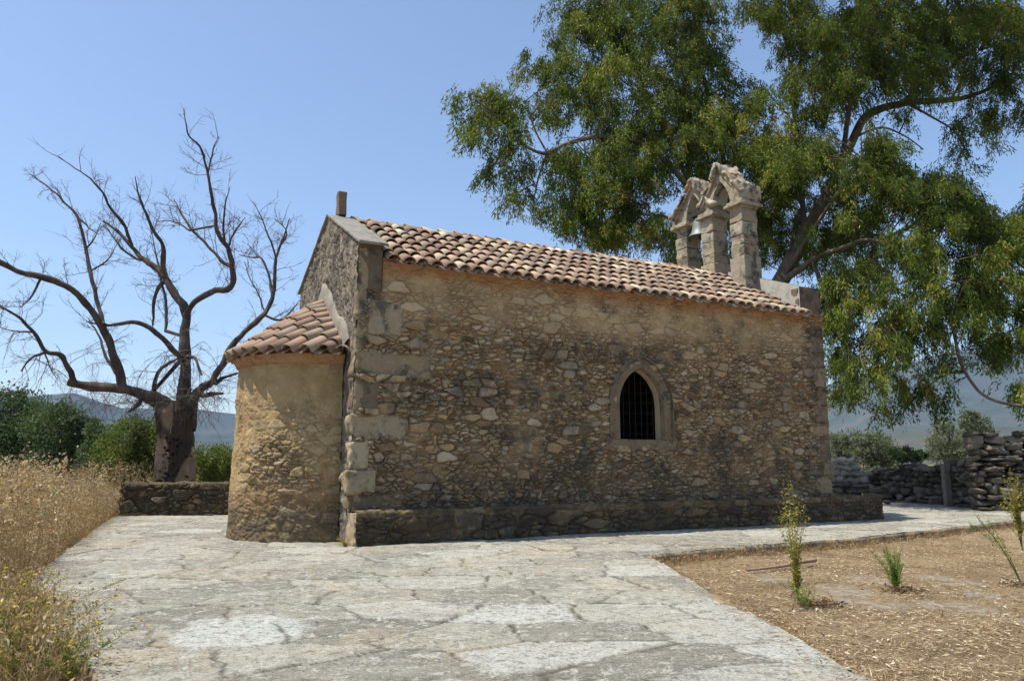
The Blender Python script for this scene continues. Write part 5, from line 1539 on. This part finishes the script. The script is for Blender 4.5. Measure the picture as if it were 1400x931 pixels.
rn = np.clip(gr_.normal(0.42, 0.2, n) + 0.4 * fbm(Xq, Yq, 0, 1.3, 3, 25), 0, 0.93)
co, q, r_, tip, pts = ribbons(base, td, H, gr_.uniform(0.004, 0.007, n), bd, 4, rn); mb.add(co, q, rnd=r_)
# drooping spikelets of the oat heads
K = 9
tt = gr_.uniform(0.62, 1.02, (n, K))
p4 = pts
ii = np.clip((tt * 4).astype(int), 0, 3); ff = tt * 4 - ii
rows_ = np.arange(n)[:, None]
hp = p4[rows_, ii] * (1 - ff)[..., None] + p4[rows_, ii + 1] * ff[..., None]
hp = hp + gr_.normal(0, 0.028, (n, K, 3)) * (1.35 - tt)[..., None] * 2
dd = gr_.normal(0, 0.5, (n, K, 3)) + [0, 0, -0.55]
co, q, r_ = leaf_np(hp.reshape(-1, 3), dd.reshape(-1, 3), gr_.uniform(0.022, 0.055, n * K), gr_.uniform(0.010, 0.022, n * K), np.clip(np.repeat(rn, K) + gr_.normal(0.15, 0.2, n * K), 0, 0.96))
mb.add(co, q, rnd=r_)
# taller seeded stalks standing out of the mass
n3 = 420
Y3 = 6.5 + 14 * gr_.random(n3); e3 = edge_x_left(Y3); X3 = e3 - 0.25 - gr_.random(n3) ** 1.3 * np.maximum(0.4, 0.70 * Y3 + e3)
b3_ = np.stack([X3, Y3, 0 * X3 - 0.14], -1)
td3 = gr_.normal(0, 0.09, (n3, 3)); td3[:, 2] = 1; bd3 = gr_.normal(0, 0.14, (n3, 3)); bd3[:, 2] = -0.05
co, q, r_, tip3, pt3 = ribbons(b3_, td3, gr_.uniform(0.95, 1.55, n3), 0.007, bd3, 4, np.full(n3, 0.35)); mb.add(co, q, rnd=r_)
K3 = 22
tt = gr_.uniform(0.72, 1.02, (n3, K3)); ii = np.clip((tt * 4).astype(int), 0, 3); ff = tt * 4 - ii
hp = pt3[np.arange(n3)[:, None], ii] * (1 - ff)[..., None] + pt3[np.arange(n3)[:, None], ii + 1] * ff[..., None] + gr_.normal(0, 0.05, (n3, K3, 3))
co, q, r_ = leaf_np(hp.reshape(-1, 3), gr_.normal(0, 1, (n3 * K3, 3)), gr_.uniform(0.03, 0.06, n3 * K3), gr_.uniform(0.016, 0.032, n3 * K3), np.clip(np.repeat(gr_.choice([0.3, 0.6, 0.9], n3), K3) + gr_.normal(0, 0.12, n3 * K3), 0, 0.96))
mb.add(co, q, rnd=r_)
# leaf blades low down
nb_ = 20000
i_ = gr_.integers(0, n, nb_)
b2 = base[i_] + gr_.normal(0, 0.06, (nb_, 3)) * [1, 1, 0]
b2 = b2[outside_terrace(b2[:, 0], b2[:, 1])]; nb_ = len(b2)
td = gr_.normal(0, 0.35, (nb_, 3)); td[:, 2] = 1; bd = gr_.normal(0, 0.45, (nb_, 3)); bd[:, 2] = -0.45
rn2 = np.where(gr_.random(nb_) < np.where(b2[:, 1] < 8.5, 0.42, 0.12), 1.0, np.clip(gr_.normal(0.4, 0.2, nb_), 0, 0.9))
co, q, r_, _, _ = ribbons(b2, td, gr_.uniform(0.2, 0.6, nb_), gr_.uniform(0.005, 0.011, nb_), bd, 3, rn2); mb.add(co, q, rnd=r_)
dg = mb.build('dry_grass', M['straw']); tag(dg, 'tall golden dry oat grass along the left side of the terrace', 'grass', kind='stuff')

# short grass and litter on the field to the right
mb = MB()
n = 110000
Yq = 4.2 + 14 * gr_.random(n) ** 1.2; Xq = 1.6 + gr_.random(n) * (0.74 * Yq - 0.6)
ok = outside_terrace(Xq - 0.02, Yq) & outside_terrace(Xq, Yq + 0.03)
dens = 0.62 + 0.75 * fbm(Xq, Yq, 0, 1.6, 4, 3)
bald = np.zeros(n)
for (px, py, rx, ry) in ((1150, 807, 36, 9), (1165, 821, 22, 8), (1300, 793, 36, 9), (1303, 827, 48, 11), (1187, 793, 25, 7), (1222, 826, 28, 6), (1340, 812, 24, 7)):
    cgx, cgy = g2(px, py, -0.13); exx = rx / FPX * cgy; ey = abs(g2(px, py - ry, -.13)[1] - g2(px, py + ry, -.13)[1]) / 2
    bald = np.maximum(bald, np.hypot((Xq - cgx) / exx, (Yq - cgy) / ey) < 1)
ok &= (gr_.random(n) < dens) & ~((bald > 0) & (gr_.random(n) < 0.75))
Xq, Yq = Xq[ok], Yq[ok]; n = len(Xq)
P_ = np.stack([Xq, Yq, ground_z(Xq, Yq) + gr_.uniform(0.002, 0.02, n)], -1)
dd = gr_.normal(0, 1, (n, 3)); dd[:, 2] *= 0.16
nm = gr_.normal(0, 0.35, (n, 3)); nm[:, 2] = 1
thin = gr_.random(n) < 0.84
co, q, r_ = leaf_np(P_, dd, np.where(thin, gr_.uniform(0.03, 0.12, n), gr_.uniform(0.03, 0.085, n)), np.where(thin, gr_.uniform(0.003, 0.006, n), gr_.uniform(0.009, 0.018, n)), np.clip(gr_.normal(0.56, 0.27, n), 0, 1), nm, 0.05)
mb.add(co, q, rnd=r_)
# straw blown over the rim of the paving and a few leaves on the slabs
n5 = 900; t5 = gr_.random(n5); E5 = np.array([(2.15, 4.0), g2(1190, 931), g2(1050, 847), g2(1000, 822), g2(887, 759), g2(1000, 748), g2(1176, 735), g2(1384, 712)])
x5 = np.interp(t5, np.linspace(0, 1, 8), E5[:, 0]) - np.abs(gr_.normal(0, 0.16, n5)) * (t5 < 0.57) + gr_.normal(0, 0.03, n5); y5 = np.interp(t5, np.linspace(0, 1, 8), E5[:, 1]) + np.abs(gr_.normal(0, 0.14, n5)) * (t5 > 0.57)
n6 = 500; y6 = 5 + 12 * gr_.random(n6) ** 1.3; x6 = edge_x_left(y6) + np.abs(gr_.normal(0, 0.25, n6)) + 0.05
n7 = 160; y7 = 5 + 6 * gr_.random(n7); x7 = gr_.uniform(-2.4, 1.8, n7)
P5 = np.stack([np.concatenate([x5, x6, x7]), np.concatenate([y5, y6, y7]), np.full(n5 + n6 + n7, 0.022)], -1)
d5 = gr_.normal(0, 1, P5.shape); d5[:, 2] *= 0.08; m5 = gr_.normal(0, 0.3, P5.shape); m5[:, 2] = 1
co, q, r_ = leaf_np(P5, d5, gr_.uniform(0.025, 0.075, len(P5)), gr_.uniform(0.004, 0.013, len(P5)), np.clip(gr_.normal(0.42, 0.22, len(P5)), 0, 1), m5, 0.06)
mb.add(co, q, rnd=r_)
lt = mb.build('leaf_litter', M['litter']); tag(lt, 'fallen dry leaves and straw on the field by the terrace', 'leaf litter', kind='stuff')
mb = MB()
n = 30000
Yq = 4.2 + 13.5 * gr_.random(n) ** 1.2; Xq = 1.6 + gr_.random(n) * (0.74 * Yq - 0.6)
ok = outside_terrace(Xq - 0.02, Yq) & outside_terrace(Xq, Yq + 0.02) & (gr_.random(n) < np.clip(0.25 + 1.3 * fbm(Xq, Yq, 0, 1.0, 4, 13), 0, 1))
E0 = np.array([g2(887, 759), g2(1000, 748), g2(1176, 735), g2(1384, 712), g2(1480, 702)])
t_ = gr_.random(2800) ; xi = np.interp(t_, np.linspace(0, 1, 5), E0[:, 0]); yi = np.interp(t_, np.linspace(0, 1, 5), E0[:, 1]) - np.abs(gr_.normal(0.05, 0.16, 2800)) - 0.02
E1 = np.array([(2.2, 3.8), g2(1190, 931), g2(1050, 847), g2(1000, 822), g2(887, 759)])
t2 = gr_.random(2600); xj = np.interp(t2, np.linspace(0, 1, 5), E1[:, 0]) + np.abs(gr_.normal(0.02, 0.09, 2600)) + 0.02; yj = np.interp(t2, np.linspace(0, 1, 5), E1[:, 1])
Xk = np.concatenate([Xq[ok], xi, xj]); Yk = np.concatenate([Yq[ok], yi, yj])
tall = np.concatenate([np.zeros(ok.sum()), np.ones(len(xi)), 0.5 * np.ones(len(xj))])
n = len(Xk)
base = np.stack([Xk, Yk, ground_z(Xk, Yk) - 0.01], -1)
td = gr_.normal(0, 0.6, (n, 3)); td[:, 2] = 1; bd = gr_.normal(0, 0.5, (n, 3)); bd[:, 2] = -0.3
co, q, r_, tip, _ = ribbons(base, td, gr_.uniform(0.04, 0.11, n) * (1 + 0.4 * tall), gr_.uniform(0.003, 0.006, n), bd, 3, np.where(gr_.random(n) < 0.05, 1.0, np.clip(gr_.normal(0.35 + 0.05 * tall, 0.2, n), 0, 0.95)))
mb.add(co, q, rnd=r_)
ct = gr_.random(n) < 0.35 * tall
co, q, r_ = leaf_np(np.repeat(tip[ct], 4, 0) + gr_.normal(0, 0.02, (ct.sum() * 4, 3)), gr_.normal(0, 1, (ct.sum() * 4, 3)), 0.025, 0.014, np.clip(gr_.normal(0.4, 0.25, ct.sum() * 4), 0, 1)); mb.add(co, q, rnd=r_)
sg = mb.build('short_dry_grass', M['straw']); tag(sg, 'short dry grass on the field and along the terrace edge', 'grass', kind='stuff')


def weed(name, label, base, stems, leafmat, leaf_n, leaf_L, leaf_W, seed, flower=None, t0=0.35, spread=0.03, group=None, cat='weed', up=0.6, tone=0.5, fork=None):
    """stems: list of (tip xyz, radius); leaves along each stem from t0 up"""
    r_ = np.random.default_rng(seed); base = np.asarray(base, float)
    o = thing(name, label, cat, tuple(base), group=group)
    sm, lf = MB(), MB(); fc = []
    for tip, rad0, t_a in stems:
        tip = np.asarray(tip, float) - base
        mid = tip * 0.5 + r_.normal(0, 0.03, 3) * np.linalg.norm(tip) + np.array([tip[0] * -0.12, tip[1] * -0.12, tip[2] * 0.06])
        if fork is not None:
            axis = np.asarray(stems[0][0], float) - base
            mid = axis * fork * r_.uniform(0.75, 1.25)
        pts = spline([np.zeros(3), mid, tip], 8)
        tube(sm, pts, np.linspace(rad0, rad0 * 0.3, len(pts)), 6, rnd=r_.random())
        m = int(leaf_n * np.linalg.norm(tip))
        tt_ = t_a + (1 - t_a) * r_.random(m)
        pos = np.stack([np.interp(tt_, np.linspace(0, 1, len(pts)), pts[:, k]) for k in range(3)], -1)
        d = r_.normal(0, 1, (m, 3)); d[:, 2] = np.abs(d[:, 2]) * 0.3 + up
        sz_ = (1.15 - 0.5 * tt_) * r_.uniform(0.6, 1.25, m)
        co, q, rr_ = leaf_np(pos + r_.normal(0, spread, (m, 3)), d, leaf_L * sz_, leaf_W * sz_, np.clip(r_.normal(tone, 0.2, m), 0, 1), None, 0.06)
        lf.add(co, q, rnd=rr_)
        if flower: fc.append(tip + r_.normal(0, flower[1], (flower[0], 3)))
    sm.build('stem', M['weed_stem'], o, True)
    lf.build('leaves', M[leafmat], o)
    if flower:
        fc = np.concatenate(fc); fb = MB(); n_ = 7
        for k in range(n_):
            a_ = k * 6.283 / n_
            co, q, rr_ = leaf_np(np.zeros((1, 3)), np.array([[math.cos(a_), math.sin(a_), 0.4]]), flower[2], flower[2] * 0.9, np.array([0.4 + 0.1 * (k % 3)]), np.array([[0.0, 0.0, 1.0]]))
            fb.add(co, q, rnd=rr_)
        p_, t_3 = pebble((0, 0, 0.004), (flower[2] * 0.9, flower[2] * 0.9, flower[2] * 0.6), 0, 1, 0.0); fb.add(p_, tris=t_3, rnd=0.2)
        f0 = fb.build('flower', M[flower[3]], o)
        for k, p_ in enumerate(fc):
            f = f0 if k == 0 else f0.copy()
            if k: COL.objects.link(f); f.parent = o
            f.location = tuple(p_); f.rotation_euler = (r_.normal(0, 0.5), r_.normal(0, 0.5), r_.uniform(0, 6)); f.scale = (r_.uniform(0.8, 1.25),) * 3
    return o


Zf = -0.13
b1 = ground(1092, 826, Zf); y1 = b1[1]
pt = lambda px, py, y, dy=0.0: at(px, py, y + dy)
st1 = [(pt(1077, 655, y1), 0.008, 0.3)]
for (px, py, dy) in ((1064, 688, 0.1), (1070, 672, -0.1), (1084, 668, 0.12), (1092, 676, -0.12), (1100, 690, 0.05), (1060, 706, -0.05), (1104, 706, 0.1), (1088, 690, 0.2), (1074, 700, -0.2)):
    st1.append((pt(px, py, y1, dy), 0.0045, 0.33))
weed('mullein_weed', 'tall yellowing weed with a bushy top standing before the bench', b1, st1, 'gold_leaf', 125, 0.045, 0.017, 61, t0=0.5, spread=0.020, fork=0.26)
r6 = np.random.default_rng(66)
b1b = ground(1090, 828, Zf)
weed('low_weed', 'low green and brown weed tuft at the foot of the tall yellowing weed', b1b + [0.05, -0.12, 0], [(b1b + [r6.normal(0, 0.16), r6.normal(0, 0.12), r6.uniform(0.1, 0.3)], 0.004, 0.2) for k in range(10)], 'weed_leaf', 150, 0.035, 0.010, 62, spread=0.02)
b2 = ground(1226, 808, Zf)
weed('green_weed', 'small feathery bright green weed in the dry field', b2, [(b2 + [r6.normal(-0.02, 0.09), r6.normal(0, 0.09), r6.uniform(0.28, 0.47)], 0.005, 0.1) for k in range(13)], 'green_leaf', 170, 0.06, 0.008, 63, spread=0.008, up=0.8)
b3 = ground(1398, 800, Zf)
y3 = b3[1]
weed('leaning_weed', 'slanting weed leaning left over the dry field at the right edge', b3, [(pt(1332, 702, y3), 0.009, 0.15), (pt(1352, 712, y3, 0.1), 0.005, 0.5), (pt(1326, 716, y3, -0.1), 0.004, 0.6)], 'weed_leaf', 130, 0.04, 0.013, 64, spread=0.012)
b4 = ground(1398, 752, Zf); y4 = b4[1]
st4 = [(pt(px, py, y4, dy), 0.008, 0.3) for px, py, dy in ((1380, 640, 0), (1368, 668, .2), (1375, 655, -.2), (1392, 650, .1), (1400, 665, -.1), (1366, 690, .1), (1388, 660, -.3), (1410, 650, .2), (1372, 682, -.3))]
weed('mullein_weed', 'bushy yellowing weed cut by the right edge before the ruined stub', b4, st4, 'gold_leaf', 150, 0.055, 0.02, 65, spread=0.018, tone=0.4, fork=0.35)
# brown dead tuft at the green weed's foot
for (bx, lab, sd_) in ((b2 + [0.03, -0.05, 0], 'dead brown leaf tuft at the foot of the small green weed', 67), (b3 + [-0.03, -0.1, 0], 'dead brown leaf tuft at the foot of the slanting weed', 68), (b1 + [0.16, -0.1, 0], 'dead brown leaf tuft beside the tall yellowing weed', 69)):
    o = thing('dead_tuft', lab, 'weed', tuple(bx)); r_ = np.random.default_rng(sd_)
    m = 220; p_ = r_.normal(0, 0.09, (m, 3)) * [1.5, 1, 0.25]; p_[:, 2] = np.abs(p_[:, 2]) + 0.01
    co, q, rr_ = leaf_np(p_, r_.normal(0, 1, (m, 3)) * [1, 1, 0.5], r_.uniform(0.03, 0.07, m), r_.uniform(0.01, 0.02, m), np.clip(r_.normal(0.1, 0.12, m), 0, 1))
    mb = MB(); mb.add(co, q, rnd=rr_); mb.build('dead_leaves', M['litter'], o)
# fallen branch
fa, fm, fe = ground(1020, 783, Zf), ground(1068, 779, Zf), ground(1117, 775, Zf)
mb = MB(); pts = spline([fa, fm + [0, 0, 0.02], fm * 0.5 + fe * 0.5 + [0, 0, 0.05], fe + [0, 0.03, 0.06]], 6)
tube(mb, pts - fa, np.linspace(0.014, 0.028, len(pts)), 9, rough=0.3)
tube(mb, spline([pts[9] - fa, pts[9] - fa + [-0.08, 0.12, 0.05], pts[9] - fa + [-0.2, 0.2, 0.06]], 4), np.linspace(0.012, 0.005, 9), 6)
fb_ = mb.build('fallen_branch', M['wood'], None, True); fb_.location = tuple(fa + [0, 0, 0.03]); tag(fb_, 'dry brown fallen branch lying on the straw below the terrace edge', 'branch')

# yellow-flowered weeds in the near left corner
yw = [(ground(30, 925, -0.13), 'yellow-flowered weed in the bottom left corner', 20, 0.6), (ground(70, 905, -0.1), 'yellow-flowered weed spilling over the paving edge in the near left corner', 18, 0.5),
      (ground(12, 870, -0.12), 'yellow-flowered weed at the left edge before the golden grass', 16, 0.62), (ground(100, 935, -0.1), 'small yellow-flowered weed with the tallest bare stalk at the paving corner', 12, 0.45), (ground(45, 860, -0.12), 'yellow-flowered weed reaching over the paving from the middle of the left verge', 14, 0.55)]
for i, (bq, lab, ns, hh) in enumerate(yw):
    bq[0] -= 0.05
    st_ = [(bq + [r6.normal(0.03, 0.2), r6.normal(0, 0.2), hh * r6.uniform(0.3, 0.85)], 0.004, 0.15) for k in range(ns)]
    weed('flowering_weed', lab, bq, st_, 'weed_leaf' if i % 2 else 'gold_leaf', 130, 0.034, 0.013, 90 + i, flower=(3, 0.035, 0.013, 'flower'), spread=0.016, tone=0.45)
for i, (px, py, tpy, lab) in enumerate(((60, 772, 722, 'rusty brown dock plant standing in the golden grass by the terrace edge'), (24, 835, 780, 'rusty brown dock plant in the golden grass near the left edge'))):
    bq = ground(px - 6, py, -0.13); yq = bq[1]
    st_ = [(at(px + r6.normal(0, 7), tpy + r6.uniform(0, 40), yq + r6.normal(0, 0.1)), 0.005, 0.2) for k in range(7)]
    weed('dock_plant', lab, bq, st_, 'dock', 420, 0.022, 0.014, 95 + i, spread=0.022, up=0.1)
# small yellow tuft at the foot of the bench corner
bq = ground(478, 748); bq[2] = 0.0
weed('wall_foot_weed', 'small yellow-green weed at the foot of the bench corner', bq + [-0.06, 0.03, 0], [(bq + [r6.normal(-0.08, 0.10), r6.normal(0.03, 0.05), r6.uniform(0.04, 0.16)], 0.003, 0.1) for k in range(9)], 'gold_leaf', 260, 0.028, 0.012, 99, spread=0.015)
bq = ground(345, 731)
weed('wall_foot_weed', 'thin green weed at the foot of the apse', bq + [0, 0.05, 0], [(bq + [r6.normal(0.0, 0.2), r6.normal(0.03, 0.06), r6.uniform(0.03, 0.12)], 0.003, 0.1) for k in range(10)], 'weed_leaf', 220, 0.028, 0.010, 98, spread=0.02)

# ================================================================== AIR, LIGHT, CAMERA
hz = bpy.data.materials.new('haze_air'); hz.use_nodes = True
ht = hz.node_tree; ht.nodes.clear()
ho_ = ht.nodes.new('ShaderNodeOutputMaterial'); hv_ = ht.nodes.new('ShaderNodeVolumePrincipled')
hv_.inputs['Color'].default_value = HAZE_COL; hv_.inputs['Density'].default_value = HAZE
hv_.inputs['Anisotropy'].default_value = 0.0
ht.links.new(hv_.outputs[0], ho_.inputs['Volume'])
mb = MB()
X0, X1, Y0_, Y1, Z0, Z1 = -6500, 6500, -6500, 6500, -80, 1150
mb.add([(X0, Y0_, Z0), (X1, Y0_, Z0), (X1, Y1, Z0), (X0, Y1, Z0), (X0, Y0_, Z1), (X1, Y0_, Z1), (X1, Y1, Z1), (X0, Y1, Z1)],
       [(0, 3, 2, 1), (4, 5, 6, 7), (0, 1, 5, 4), (1, 2, 6, 5), (2, 3, 7, 6), (3, 0, 4, 7)])
if HAZE:
    haze = mb.build('haze', hz); tag(haze, 'thin blue summer haze over the valley', 'haze', kind='stuff')

SE, SAZ = math.radians(SUN_EL), math.radians(SUN_OFF)
sh = -U * math.cos(SAZ) + V * math.sin(SAZ)
S = Vector((sh[0] * math.cos(SE), sh[1] * math.cos(SE), math.sin(SE)))
sun = bpy.data.lights.new('sun', 'SUN'); sun.energy = SUN_W; sun.angle = math.radians(0.53); sun.color = (1.0, 0.94, 0.84)
so = bpy.data.objects.new('sun', sun); COL.objects.link(so); so.rotation_euler = S.to_track_quat('Z', 'Y').to_euler(); so.location = (0, 0, 30)
w = bpy.data.worlds.new('World'); sc.world = w; w.use_nodes = True
nt_ = w.node_tree; nt_.nodes.clear()
wo = nt_.nodes.new('ShaderNodeOutputWorld'); bg = nt_.nodes.new('ShaderNodeBackground'); sk = nt_.nodes.new('ShaderNodeTexSky')
sk.sky_type = 'NISHITA'; sk.sun_disc = False; sk.sun_elevation = SE; sk.sun_rotation = math.atan2(S.x, S.y)
sk.air_density = SKY[1]; sk.dust_density = SKY[2]; sk.ozone_density = SKY[3]; sk.altitude = 100
bg.inputs['Strength'].default_value = SKY[0]
nt_.links.new(sk.outputs[0], bg.inputs[0]); nt_.links.new(bg.outputs[0], wo.inputs[0])

cam = bpy.data.cameras.new('camera'); cam.sensor_fit = 'HORIZONTAL'; cam.sensor_width = 36; cam.lens = 36 * FPX / 1400; cam.clip_start = 0.05; cam.clip_end = 30000
cob = bpy.data.objects.new('camera', cam); COL.objects.link(cob); cob.location = tuple(CAM); cob.rotation_euler = (math.pi / 2 + PITCH, 0, 0)
sc.camera = cob
sc.view_settings.view_transform = 'Standard'; sc.view_settings.look = 'None'; sc.view_settings.gamma = 1.0
sc.view_settings.exposure = EXPO; sc.view_settings.use_curve_mapping = False
sc.cycles.max_bounces = 6; sc.cycles.volume_bounces = 0; sc.cycles.use_denoising = True
sc.cycles.transparent_max_bounces = 4
